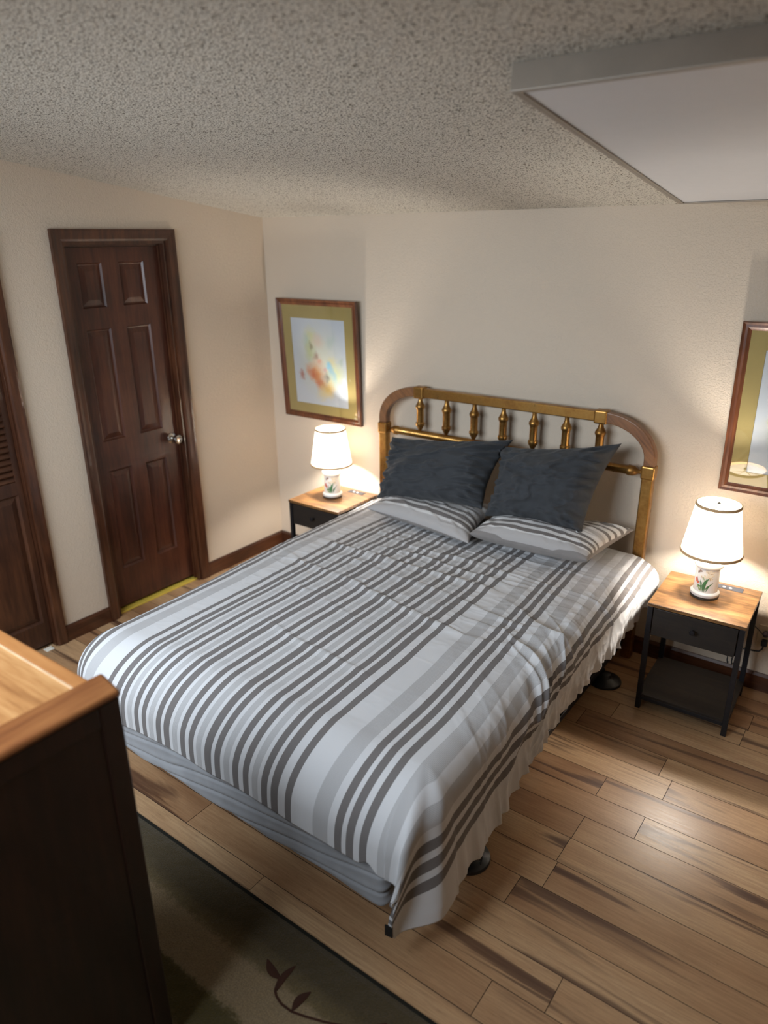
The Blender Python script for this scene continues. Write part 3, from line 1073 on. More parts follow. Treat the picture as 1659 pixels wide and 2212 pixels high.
# ---- duvet
def build_duvet():
    CEN = 1.680
    ZT = 0.585
    xr, xl, Rs = 2.495, 1.005, 0.10
    ye, Rf = -1.945, 0.205
    yh = -0.114
    zh_pts = ([-2.3, -2.0, -1.73, -1.45, -1.30, -0.83, -0.50, -0.25, 0.0], [.130, .140, .205, .275, .305, .335, .370, .405, .43])
    n_t, n_s, n_l = 250, 110, 40
    n_y, n_f = 400, 90
    # across parameter
    uu = np.concatenate([np.linspace(-1, 0, n_l)[:-1], np.linspace(0, 1, n_t)[:-1], np.linspace(1, 2, n_s)])
    tt = np.concatenate([np.linspace(0, 1, n_y)[:-1], np.linspace(1, 2, n_f)])
    U, T = np.meshgrid(uu, tt, indexing='ij')
    Yt = yh + (ye - yh) * np.clip(T, 0, 1)                       # along the flat
    Bh = Rf * math.pi / 2 + (ZT - Rf - 0.298)
    B = np.clip(T - 1, 0, 1) * Bh
    zh = np.interp(Yt, zh_pts[0][0:], zh_pts[1])
    Ah = Rs * math.pi / 2 + (ZT - Rs - zh)
    A = np.clip(U - 1, 0, 1) * Ah
    AL = np.clip(-U, 0, 1) * (Rs * math.pi / 2 + (ZT - Rs - 0.27))
    Xt = xl + (xr - xl) * np.clip(U, 0, 1)

    Aa = A + AL
    sg = np.where(AL > 0, -1.0, 1.0)
    r = np.hypot(Aa, B)
    ph = np.arctan2(B, np.maximum(Aa, 1e-9))
    ph = np.where(r < 1e-9, 0, ph)
    c2, s2 = np.cos(ph) ** 2, np.sin(ph) ** 2
    Rr = Rs * c2 + Rf * s2
    q = r / Rr
    arc = q < math.pi / 2
    h = np.where(arc, Rr * np.sin(q), Rr)
    D = np.where(arc, Rr * (1 - np.cos(q)), Rr + (r - Rr * math.pi / 2))
    wedge = np.sin(2 * ph) ** 2 * np.clip(r / 0.6, 0, 1)
    right = (sg > 0)
    D = D * (1 - np.where(right, 0.125 * sstep(0.1, 0.75, ph) - 0.04 * (1 - sstep(0.2, 0.5, ph)), 0.20) * wedge)
    X = Xt + sg * h * np.cos(ph)
    Y = Yt - h * np.sin(ph)
    Z = ZT - D
    X += np.where(right, -0.092 * sstep(0.38, 0.70, ph) + 0.045 * (1 - sstep(0.30, 0.62, ph)), -0.045) * wedge
    Y += -0.130 * wedge * np.where(right, 1, 0.5)
    # slightly flared side
    X += np.where(right, 0.02 * np.clip(Aa / 0.45, 0, 1) ** 2, 0)
    X += np.where(right, 0.035 * sstep(-0.95, -0.3, Yt) * sstep(0.0, 0.12, Aa), 0)
    # a soft crown on top
    topm = np.clip(1 - Aa / 0.1, 0, 1) * np.clip(1 - B / 0.2, 0, 1)
    Z += 0.018 * np.sin(np.pi * np.clip(U, 0, 1)) ** 0.6 * np.sin(np.pi * np.clip((Yt - yh) / (ye - yh), 0.02, 0.98)) ** 0.5 * topm
    Z -= (0.012 + 0.030 * sstep(-0.9, -1.9, Yt)) * (1 - sstep(0.02, 0.35, U))
    P = np.stack([X, Y, Z], -1)

    # cloth coordinates for the woven stripes
    side_len = 0.455
    Uc = Xt + np.clip(U - 1, 0, 1) * side_len - AL
    shift = -0.075 * sstep(1.9, 2.55, Uc) * sstep(-1.35, -0.25, Yt)
    fan = 1.0 + 0.045 * sstep(-1.2, -1.85, Yt) + 0.03 * sstep(0.0, 0.35, B)
    shift = shift - 0.055 * sstep(0.03, 0.38, B) * (1 - sstep(0.0, 0.2, Aa))
    wob = 0.004 * fbm(Uc * 2.0, Yt * 3.0, 2)
    uv = np.stack([(Uc - shift - CEN + 0.006) / fan + wob, Yt - B], -1)

    # --- wrinkles along the normal
    du = np.gradient(P, axis=0); dv = np.gradient(P, axis=1)
    N = np.cross(dv, du); N /= (np.linalg.norm(N, axis=-1, keepdims=True) + 1e-12)
    if N[n_l + n_t // 2, n_y // 2, 2] < 0: N = -N
    x, y = Uc, Yt - B
    d = 0.006 * fbm(x * 2.6, y * 2.6, 2)
    top = np.clip(1 - B / 0.35, 0, 1)
    # ridge folds across the bed
    ridges = [([(1.02, -.80), (1.10, -.827), (1.35, -.862), (1.62, -.885), (1.85, -.878), (2.06, -.86), (2.25, -.88)], .013, .016),
              ([(1.05, -1.03), (1.23, -1.093), (1.58, -1.155), (1.89, -1.231), (2.23, -1.27), (2.5, -1.215)], .010, .015),
              ([(1.55, -1.62), (1.775, -1.677), (2.02, -1.698), (2.12, -1.71)], .006, .014),
              ([(1.45, -.775), (1.595, -.771), (1.77, -.749), (2.18, -.788), (2.4, -.80)], .010, .014),
              ([(1.35, -.66), (1.7, -.665), (2.0, -.655), (2.3, -.70)], .008, .014),
              ([(1.75, -.585), (2.0, -.590), (2.3, -.60)], .006, .012),
              ([(1.1, -.94), (1.4, -.98), (1.8, -1.01), (2.2, -1.03)], .006, .014),
              ([(1.15, -1.25), (1.45, -1.33), (1.9, -1.42)], .004, .014),
              ([(2.05, -1.02), (2.35, -1.08), (2.6, -1.06)], .008, .013),
              ([(2.0, -1.12), (2.3, -1.16), (2.55, -1.12)], .006, .012)]
    wx = x + 0.012 * fbm(x * 9, y * 9, 2); wy = y + 0.018 * fbm(x * 7 + 9, y * 7, 2)
    for pts, hgt, wd in ridges:
        ds, sn, al = seg_dist(wx, wy, pts)
        env = np.sin(np.pi * np.clip(al, 0.03, 0.97)) ** 0.5 * (0.65 + 0.5 * fbm(x * 6 + hgt * 900, y * 3, 2))
        w_ = np.where(sn > 0, wd * 1.7, wd * 0.75)
        d += hgt * np.exp(-(ds / w_) ** 2) * env * top
    # ripples near the pillows
    msk = sstep(-1.15, -0.65, y) * sstep(1.0, 1.5, x)
    rr1 = np.clip(1 - np.abs(fbm(x * 2.0 + 4 + y * 0.8, y * 11 + 2, 2)) * 3.0, 0, 1) ** 1.5
    d += 0.0065 * msk * rr1 * top
    # fine creases all over
    rn = 1 - np.abs(fbm(x * 5 + 3, y * 15 + 1, 3)) * 2.2
    d += 0.0030 * np.clip(rn, 0, 1) ** 3 * (0.25 + 0.75 * sstep(-1.6, -0.8, y)) * top
    rn2 = 1 - np.abs(fbm(x * 9 + y * 5 + 13, y * 8 - x * 6 + 1, 2)) * 2.4
    d += 0.0022 * np.clip(rn2, 0, 1) ** 3 * (0.2 + 0.8 * sstep(-1.7, -1.0, y)) * top
    # gathered folds that run from the edge seam up onto the top
    sidef = sstep(2.22, 2.62, x)
    zone = sstep(-1.98, -1.55, y) * (1 - 0.75 * sstep(-0.62, -0.25, y))
    slant = y + 0.42 * (x - 2.5) + 0.05 * fbm(x * 3, y * 3, 2)
    g1 = np.clip(1 - np.abs(fbm(x * 1.3 + 2, slant * 5.2, 2)) * 2.6, 0, 1) ** 1.6
    g2 = np.clip(1 - np.abs(fbm(x * 1.6 + 31, (y + 0.75 * (x - 2.5)) * 9.0, 2)) * 2.6, 0, 1) ** 1.8
    g3 = np.clip(1 - np.abs(fbm(x * 2.2 + 57, (y + 0.1 * (x - 2.5)) * 13.0, 2)) * 2.4, 0, 1) ** 1.5
    grp = 0.25 + 1.1 * sstep(-0.2, 0.4, fbm(x * 0.6, slant * 2.6 + 7, 2))
    d += sidef * zone * grp * (0.023 * g1 + 0.012 * g2) + 0.005 * sstep(2.45, 2.7, x) * zone * g3
    # puckers along the hem
    hemf = sstep(0.62, 0.98, np.clip(U - 1, 0, 1)) * (1 - sstep(0.0, 0.12, B))
    pk = np.clip(1 - np.abs(fbm(y * 14, x * 2.0 + 2, 2)) * 2.2, 0, 1) ** 1.3 * 2 - 0.8
    d += 0.009 * hemf * pk
    # vertical folds in the hanging corner
    cf = sstep(0.05, 0.45, r) * np.where(right, 1, 0.5) * sstep(0.05, 0.35, np.sin(2 * ph) + 0.35 * np.clip(1 - (Yt + 1.94) / 0.25, 0, 1) * (Aa > 0))
    d += 0.011 * cf * np.sin(ph * 8.0 + 0.8) * (B + Aa > 0.1)
    # foot face: nearly smooth, a few soft pulls
    d += 0.004 * sstep(0.12, 0.3, B) * fbm(x * 7, B * 3, 2)
    P = P + N * d[..., None]
    # puckered hem edge also moves up and down
    P[..., 2] += 0.016 * hemf * fbm(y * 13 + 3, y * 0, 2)
    # small upturned curl in the foot hem beside the corner
    curl = np.exp(-((Xt - 2.44) / 0.05) ** 2) * sstep(0.7, 1.0, B / Bh) * (Aa < 1e-6)
    P[..., 2] += 0.018 * curl * np.sin((Xt - 2.40) * 60)
    o = grid_mesh('duvet', P, M['duvet'], uv=uv)
    so = o.modifiers.new('thickness', 'SOLIDIFY'); so.thickness = 0.014; so.offset = 1
    return o, P, N


duvet, DP, DN = build_duvet()
tag(duvet, 'white duvet with grey stripes spread over the bed, puckered along its right edge', 'duvet')
# black brand tag sewn at the hanging foot corner
b = MB()
tx, ty, tz = [float(q) for q in DP[-14, -1]]; tx -= 0.008; ty -= 0.004
b.hexa([(tx - .012, ty - .004, tz - .020), (tx + .012, ty + .000, tz - .020), (tx + .012, ty + .004, tz - .020), (tx - .012, ty + .000, tz - .020),
        (tx - .012, ty - .004, tz + .020), (tx + .012, ty + .000, tz + .020), (tx + .012, ty + .004, tz + .020), (tx - .012, ty + .000, tz + .020)])
tg = b.build('sewn_tag', M['black_plastic'], duvet)
tg['label'] = 'small black sewn tag'


# ---- pillows
def pillow(name, c00, c10, c11, c01, nrm, tf, tb, mats, label, cat, group, seed, pinch=0.085, wr=0.008, n=96, power=0.48, gather=0.0, under=0.0, dent=None):
    """corners: c00 near-left, c10 near-right, c11 far-right, c01 far-left; nrm = outward direction of the front face"""
    C00, C10, C11, C01 = [np.array(c, float) for c in (c00, c10, c11, c01)]
    nrm = np.array(nrm, float); nrm /= np.linalg.norm(nrm)
    a = np.linspace(-1, 1, n)
    a = np.sin(a * np.pi / 2) * 0.5 + a * 0.5
    V, Uu = np.meshgrid(a, a)                      # rows -> u? keep: axis0=u
    Uu, V = np.meshgrid(a, a, indexing='ij')
    pu = Uu * (1 - pinch * (1 - V ** 2)); pv = V * (1 - pinch * 1.2 * (1 - Uu ** 2))
    s, t = (pu + 1) / 2, (pv + 1) / 2
    base = (C00 * ((1 - s) * (1 - t))[..., None] + C10 * (s * (1 - t))[..., None] + C11 * (s * t)[..., None] + C01 * ((1 - s) * t)[..., None])
    prof = (np.clip(1 - Uu ** 2, 0, 1) ** power) * (np.clip(1 - V ** 2, 0, 1) ** power)
    edge = np.clip(1 - np.minimum(1 - np.abs(Uu), 1 - np.abs(V)) / 0.35, 0, 1)
    inn = np.clip(prof * 2.2, 0, 1)
    ang = np.arctan2(V, Uu)
    rad = np.hypot(Uu, V)
    w1 = fbm(Uu * 1.8 + seed, V * 1.8 + seed * 2, 3)
    rid = 1 - np.abs(fbm(Uu * 2.0 + V * 1.4 + seed * 3, V * 3.2 - Uu * 1.1, 3)) * 2.4
    rid = np.clip(rid, 0, 1) ** 2
    corner = sstep(0.75, 1.3, rad)
    rays = np.sin(ang * 26 + 3 * fbm(Uu * 2 + seed, V * 2, 2)) * corner
    sidew = np.sin(V * 26 + 4 * fbm(V * 3 + seed, Uu * 2, 2)) * sstep(0.45, 0.95, np.abs(Uu)) * gather
    dd = (wr * 1.6 * w1 + wr * 1.1 * rid + wr * 0.8 * rays + wr * sidew) * inn
    if dent is not None:
        for (du_, dv_, rr, am) in dent:
            dd -= am * np.exp(-(((Uu - du_) ** 2 + (V - dv_) ** 2) / rr ** 2))
    F = base + nrm * (tf * prof + dd)[..., None]
    Bk = base - nrm * (tb * prof + 0.5 * wr * w1 * inn)[..., None]
    if under:
        mm = np.maximum(np.abs(Uu), np.abs(V))
        grow = under * np.exp(-((mm - 0.84) / 0.11) ** 2) * (mm < 0.999)
        ctr = (C00 + C10 + C11 + C01) / 4
        Bk = Bk + (base - ctr) * grow[..., None]
    idx = np.arange(n * n).reshape(n, n)
    bidx = idx + n * n
    bidx = bidx.copy()
    bmask = np.zeros((n, n), bool); bmask[0] = bmask[-1] = True; bmask[:, 0] = bmask[:, -1] = True
    bidx[bmask] = idx[bmask]
    remap = {}
    verts = list(map(tuple, F.reshape(-1, 3)))
    nb = np.full((n, n), -1)
    for i in range(n):
        for j in range(n):
            if bmask[i, j]: nb[i, j] = idx[i, j]
            else:
                nb[i, j] = len(verts); verts.append(tuple(Bk[i, j]))
    faces, mi, luv = [], [], []
    uvg = np.stack([s, t], -1)
    for i in range(n - 1):
        for j in range(n - 1):
            faces.append((idx[i, j], idx[i + 1, j], idx[i + 1, j + 1], idx[i, j + 1])); mi.append(0)
            luv += [uvg[i, j], uvg[i + 1, j], uvg[i + 1, j + 1], uvg[i, j + 1]]
    for i in range(n - 1):
        for j in range(n - 1):
            faces.append((nb[i, j], nb[i, j + 1], nb[i + 1, j + 1], nb[i + 1, j])); mi.append(1 if len(mats) > 1 else 0)
            luv += [uvg[i, j], uvg[i, j + 1], uvg[i + 1, j + 1], uvg[i + 1, j]]
    me = bpy.data.meshes.new(name)
    me.from_pydata([tuple(map(float, v)) for v in verts], [], [tuple(int(q) for q in f) for f in faces])
    for m in mats: me.materials.append(m)
    me.polygons.foreach_set('material_index', mi)
    l = me.uv_layers.new(name='UVMap')
    l.data.foreach_set('uv', np.array(luv, dtype=np.float32).ravel())
    me.polygons.foreach_set('use_smooth', [True] * len(me.polygons))
    me.update()
    bm = bmesh.new(); bm.from_mesh(me); bmesh.ops.recalc_face_normals(bm, faces=bm.faces); bm.to_mesh(me); bm.free()
    o = bpy.data.objects.new(name, me); COL.objects.link(o)
    return tag(o, label, cat, group)


pillow('striped_pillow', (1.150, -.475, .648), (1.850, -.575, .646), (1.765, -.115, .680), (1.065, -.110, .655), (0, -.10, 1), 0.095, 0.055,
       [M['pillow_l'], M['grey_cotton']], 'grey striped pillow lying flat under the left charcoal pillow, nearer the far nightstand', 'pillow', 'striped pillows on the bed', 5, wr=0.005, gather=.4, under=.06, dent=[(-.1, .5, .75, .055)])
pillow('striped_pillow', (1.838, -.548, .688), (2.428, -.525, .690), (2.497, -.105, .714), (1.795, -.110, .700), (0, -.08, 1), 0.085, 0.080,
       [M['pillow_r'], M['grey_cotton']], 'grey striped pillow with plain grey underside lying under the right charcoal pillow', 'pillow', 'striped pillows on the bed', 21, wr=0.005, gather=.3, under=.11, dent=[(-.1, .5, .65, .055)])
pillow('charcoal_pillow', (1.105, -.325, .655), (1.800, -.360, .748), (1.850, -.150, 1.072), (1.072, -.130, .968), (0.02, -.86, .42), 0.150, 0.045,
       [M['charcoal']], 'dark charcoal pillow leaning on the headboard, the left one of the pair', 'pillow', 'charcoal pillows against the headboard', 33, pinch=.10, wr=0.020, gather=1.0, dent=[(.75, -.75, .25, .02)])
pillow('charcoal_pillow', (1.808, -.345, .708), (2.335, -.375, .742), (2.405, -.150, 1.140), (1.790, -.150, 1.030), (0.04, -.88, .38), 0.155, 0.045,
       [M['charcoal']], 'dark charcoal pillow with a pointed upper corner leaning on the headboard, right of the pair', 'pillow', 'charcoal pillows against the headboard', 47, pinch=.10, wr=0.018, gather=1.0, dent=[(.62, -.45, .22, .018)])


# soft contact: cloth is pressed aside where another soft thing lies against it
from mathutils.bvhtree import BVHTree


def _tree(o):
    return BVHTree.FromPolygons([v.co.copy() for v in o.data.vertices], [tuple(p.vertices) for p in o.data.polygons])


def _inside(t, p):
    votes = 0
    for d in (Vector((.13, -.21, .97)), Vector((.91, .32, -.11)), Vector((-.25, -.93, .2))):
        n, q = 0, p.copy()
        d = d.normalized()
        while n < 12:
            h = t.ray_cast(q, d)
            if h[0] is None: break
            n += 1
            q = h[0] + d * 1e-4
        votes += n % 2
    return votes >= 2


def press(soft, hard, margin=0.004):
    t = _tree(hard)
    for v in soft.data.vertices:
        q, nrm, i, dist = t.find_nearest(v.co)
        if dist < 0.2 and _inside(t, v.co):
            v.co = q + (q - v.co).normalized() * margin
    soft.data.update()


def rest_on(soft, sheet, gap=0.003):
    t = _tree(sheet)
    for v in soft.data.vertices:
        h = t.ray_cast(Vector((v.co.x, v.co.y, 2.0)), Vector((0, 0, -1)))
        if h[0] is not None and v.co.z < h[0].z + gap: v.co.z = h[0].z + gap
    soft.data.update()


pil = {o['label'].split()[0] + ('R' if 'right' in o['label'] else 'L'): o for o in bpy.data.objects if o.get('category') == 'pillow'}
for _ in range(2):
    for p_, q_ in (('darkL', 'darkR'), ('greyL', 'darkL'), ('greyR', 'darkR'), ('greyL', 'darkR'), ('greyR', 'darkL'), ('greyL', 'greyR')):
        press(pil[p_], pil[q_], 0.014)
        press(pil[q_], pil[p_], 0.003)
for kx in ('greyL', 'greyR', 'darkL', 'darkR'):
    rest_on(pil[kx], duvet)

# ------------------------------------------------------------------ nightstands
NW, ND, NH = 0.398, 0.390, 0.5436


def make_nightstand(label):
    r = thing('nightstand', label, 'nightstand', (0, 0, 0), 0, 'nightstands beside the bed')
    b = MB(); b.box(0, NW, -ND, 0, NH - .016, NH)
    b.build('tabletop', M['rustic'], r, 0.002)
    b = MB(); b.box(.205, .325, -.068, -.024, NH - .002, NH + .0015)
    pn = b.build('charging_panel', M['grey_panel'], r, 0.0008)
    b = MB()
    for xx in (.245, .272):
        b.lathe([(.0065, NH + .0015), (.0065, NH + .0022), (.001, NH + .0023)], (xx, -.047, 0), 14)
    b.build('panel_socket', M['white_plastic'], pn)
    for sx in (0, 1):
        for sy in (0, 1):
            x0 = .003 if sx == 0 else NW - .025
            y0 = -ND + .003 if sy == 0 else -.025
            b = MB(); b.box(x0, x0 + .022, y0, y0 + .022, 0.0, NH - .016)
            b.build('leg', M['black_metal'], r, 0.0015)
    # box around the drawer
    z0, z1 = 0.388, NH - .018
    b = MB(); b.box(.026, .034, -ND + .026, -.026, z0, z1); b.box(NW - .034, NW - .026, -ND + .026, -.026, z0, z1)
    b.box(.034, NW - .034, -.034, -.026, z0, z1)
    b.build('drawer_case', M['rustic_dark'], r)
    b = MB(); b.box(.029, NW - .029, -ND + .006, -ND + .022, z0 + .002, z1 - .004)
    b.box(.038, NW - .038, -ND + .022, -.04, z0 + .006, z0 + .012)
    b.box(.038, .046, -ND + .022, -.04, z0 + .012, z1 - .02); b.box(NW - .046, NW - .038, -ND + .022, -.04, z0 + .012, z1 - .02)
    dr = b.build('drawer', M['rustic_dark'], r, 0.0012)
    b = MB(); b.lathe([(.005, 0), (.005, -.012), (.011, -.016), (.0125, -.022), (.010, -.027), (.002, -.028)], (NW / 2, -ND + .006, .462), 20, 'Y')
    b.build('drawer_knob', M['black_metal'], dr, smooth=True)
    b = MB(); b.box(.004, NW - .004, -ND + .006, -.006, .066, .078)
    b.build('shelf', M['rustic_dark'], r, 0.001)
    b = MB()
    for yy in (-ND + .006, -.024):
        b.box(.025, NW - .025, yy, yy + .018, .048, .066)
    for xx in (.005, NW - .023):
        b.box(xx, xx + .018, -ND + .025, -.025, .048, .066)
    b.build('shelf_frame', M['black_metal'], r, 0.001)
    b = MB()
    for xx in (NW - .052, NW - .034):
        b.tube([(xx, -ND + .012, .386), (xx, -ND + .010, .370), (xx + .004, -ND + .006, .358), (xx + .008, -ND + .006, .366)], .0025, 8)
    b.build('hook', M['black_metal'], r, smooth=True)
    return r


ns_r = make_nightstand('brown topped black nightstand right of the bed, its drawer and lower shelf in full view')
ns_r.location = (2.6895, -0.0946, 0); ns_r.rotation_euler = (0, 0, 0.0285)
ns_l = copy_tree(ns_r)
ns_l.location = (0.483, -0.020, 0); ns_l.rotation_euler = (0, 0, 0)
ns_l['label'] = 'brown topped black nightstand in the far corner, half hidden behind the bed'


# ------------------------------------------------------------------ lamps
def decal(mb, poly, R0, zc, ang0, lift=0.0006):
    """polygon in (s,z) metres wrapped on a cylinder of radius R0 around angle ang0"""
    n = len(poly)
    cx = sum(p[0] for p in poly) / n; cz = sum(p[1] for p in poly) / n
    pts = [(cx, cz)] + list(poly)
    vs = []
    for s_, z_ in pts:
        a = ang0 + s_ / R0
        vs.append(((R0 + lift) * math.cos(a), (R0 + lift) * math.sin(a), zc + z_))
    mb.add(vs, [(0, 1 + i, 1 + (i + 1) % n) for i in range(n)])


def leafpoly(x0, z0, x1, z1, w, n=7):
    L, Rr = [], []
    dx, dz = x1 - x0, z1 - z0
    ln = math.hypot(dx, dz); nx, nz = -dz / ln, dx / ln
    for i in range(n + 1):
        t = i / n
        ww = w * math.sin(math.pi * min(max(t, 0.03), .97)) ** 0.8
        bend = 0.10 * ln * math.sin(math.pi * t)
        L.append((x0 + dx * t + nx * (ww / 2 + bend), z0 + dz * t + nz * (ww / 2 + bend)))
        Rr.append((x0 + dx * t + nx * (-ww / 2 + bend), z0 + dz * t + nz * (-ww / 2 + bend)))
    return L + Rr[::-1]


def make_lamp(label, facing):
    r = thing('table_lamp', label, 'lamp', (0, 0, 0), 0, 'bedside lamps')
    b = MB(); b.lathe([(.058, 0), (.060, .002), (.060, .007), (.056, .009)], (0, 0, 0), 48)
    b.build('foot_ring', M['lamp_foot'], r, smooth=True)
    b = MB()
    pr = [(.052, .0085), (.059, .011), (.0615, .017), (.0605, .024), (.055, .029), (.0505, .031), (.0490, .140), (.0545, .143), (.0600, .150), (.0605, .160), (.057, .169), (.049, .174), (.030, .181), (.012, .186)]
    b.lathe(pr, (0, 0, 0), 64)
    body = b.build('porcelain_body', M['porcelain'], r, smooth=True)
    # painted flowers and butterflies
    R0 = .0505
    dec = [('leaf_green', [leafpoly(-.006, .036, .004, .098, .010), leafpoly(.000, .036, .012, .104, .009), leafpoly(-.010, .037, -.014, .082, .006),
                           leafpoly(.006, .036, .034, .085, .005), leafpoly(.004, .046, .018, .070, .005), leafpoly(-.012, .06, -.036, .064, .008), leafpoly(-.012, .062, -.022, .090, .004)]),
           ('leaf_pale', [leafpoly(-.013, .038, -.026, .056, .009), leafpoly(-.030, .062, -.034, .048, .007), leafpoly(-.004, .090, -.010, .108, .004)]),
           ('petal', [leafpoly(.010, .102, -.010, .116, .012), leafpoly(.010, .102, .012, .132, .014), leafpoly(.010, .104, .034, .118, .013), leafpoly(.012, .124, -.004, .142, .012),
                      leafpoly(.014, .124, .020, .146, .013), leafpoly(.014, .122, .036, .134, .011), leafpoly(.012, .104, .028, .096, .010), leafpoly(-.010, .100, -.020, .112, .008)]),
           ('petal_line', [leafpoly(.010, .105, .030, .100, .0022), leafpoly(.010, .108, .018, .090, .0022), leafpoly(.012, .124, .002, .134, .002), leafpoly(.014, .124, .028, .124, .002), leafpoly(-.012, .10, -.022, .110, .002)]),
           ('butterfly_red', [leafpoly(-.036, .072, -.042, .098, .015), leafpoly(-.034, .068, -.030, .082, .013)]),
           ('butterfly_grey', [[(-.038, .117), (-.031, .121), (-.027, .126), (-.018, .129), (-.021, .135), (-.030, .137), (-.033, .130), (-.039, .128)]])]
    for i, (mn, polys) in enumerate(dec):
        mb = MB()
        for p in polys: decal(mb, p, R0, 0, facing, 0.0004 + 0.00012 * i)
        nm = {'leaf_green': 'painted_leaves', 'leaf_pale': 'painted_pale_leaves', 'petal': 'painted_petals', 'petal_line': 'painted_stamens',
              'butterfly_red': 'painted_red_butterfly', 'butterfly_grey': 'painted_grey_butterfly'}[mn]
        mb.build(nm, M[mn], body)
    # shade: open cone with thickness
    n = 96
    zb, zt_, rb, rt = .212, .428, .125, .090
    mb = MB()
    vs, fs = [], []
    ringlist = []
    for (r_, z_) in ((rb, zb), (rb + (rt - rb) * .33, zb + (zt_ - zb) * .33), (rb + (rt - rb) * .66, zb + (zt_ - zb) * .66), (rt, zt_)):
        ringlist.append((r_, z_))
    for (r_, z_) in ringlist:
        for i in range(n):
            a = 2 * math.pi * i / n
            vs.append((r_ * math.cos(a), r_ * math.sin(a), z_))
    for j in range(len(ringlist) - 1):
        for i in range(n):
            fs.append((j * n + i, j * n + (i + 1) % n, (j + 1) * n + (i + 1) % n, (j + 1) * n + i))
    mb.add(vs, fs)
    sh = mb.build('lamp_shade', M['shade'], r, smooth=True)
    so = sh.modifiers.new('thickness', 'SOLIDIFY'); so.thickness = 0.0012; so.offset = -1
    for (r_, z_) in ((rb, zb), (rt, zt_)):
        mb = MB()
        mb.lathe([(r_ + .0022, z_ - .006), (r_ + .0032, z_), (r_ + .0014, z_ + .006), (r_ - .0022, z_ + .006), (r_ - .0022, z_ - .006), (r_ + .0022, z_ - .006)], (0, 0, 0), 72, cap=False)
        mb.build('shade_trim', M['tan_trim'], sh, smooth=True)
    # fitting: harp, spider ring and finial
    mb = MB()
    mb.lathe([(.012, .184), (.014, .19), (.014, .235), (.010, .240)], (0, 0, 0), 20)
    mb.build('bulb_socket', M['lamp_foot'], r, smooth=True)
    mb = MB()
    for k in range(3):
        a = 2 * math.pi * k / 3 + .4
        mb.tube([(0, 0, .420), (rt * .98 * math.cos(a), rt * .98 * math.sin(a), .424)], .0016, 6)
    mb.tube([(.012, 0, .2), (.045, 0, .26), (.05, 0, .34), (.03, 0, .40), (0, 0, .42)], .0016, 6)
    mb.tube([(-.012, 0, .2), (-.045, 0, .26), (-.05, 0, .34), (-.03, 0, .40), (0, 0, .42)], .0016, 6)
    mb.build('harp', M['chrome'], r, smooth=True)
    mb = MB(); mb.lathe([(.004, .42), (.008, .424), (.009, .432), (.005, .438), (.001, .44)], (0, 0, 0), 16)
    mb.build('finial', M['chrome'], r, smooth=True)
    return r


def bulb_light(root):
    l = bpy.data.lights.new('bedside_bulb', 'POINT')
    l.energy = LAMP_W; l.color = LAMP_COL; l.shadow_soft_size = 0.022
    o = bpy.data.objects.new('bedside_bulb', l); COL.objects.link(o)
    o.parent = root; o.location = (0, 0, .302)
    return o


def cam_angle(x, y):
    return math.atan2(-3.42 - y, 3.4455 - x)


lamp_r = make_lamp('lit pleated table lamp on the near nightstand, flowers painted on its base', cam_angle(2.882, -.268) - 0.06)
lamp_r.location = (2.882, -0.268, NH + .0006)
lamp_l = copy_tree(lamp_r)
lamp_l.location = (0.668, -0.205, NH + .0006)
lamp_l.rotation_euler = (0, 0, cam_angle(.668, -.205) - cam_angle(2.882, -.268))
lamp_l['label'] = 'lit pleated table lamp on the far nightstand, below the whole framed picture'
bulb_light(lamp_r); bulb_light(lamp_l)


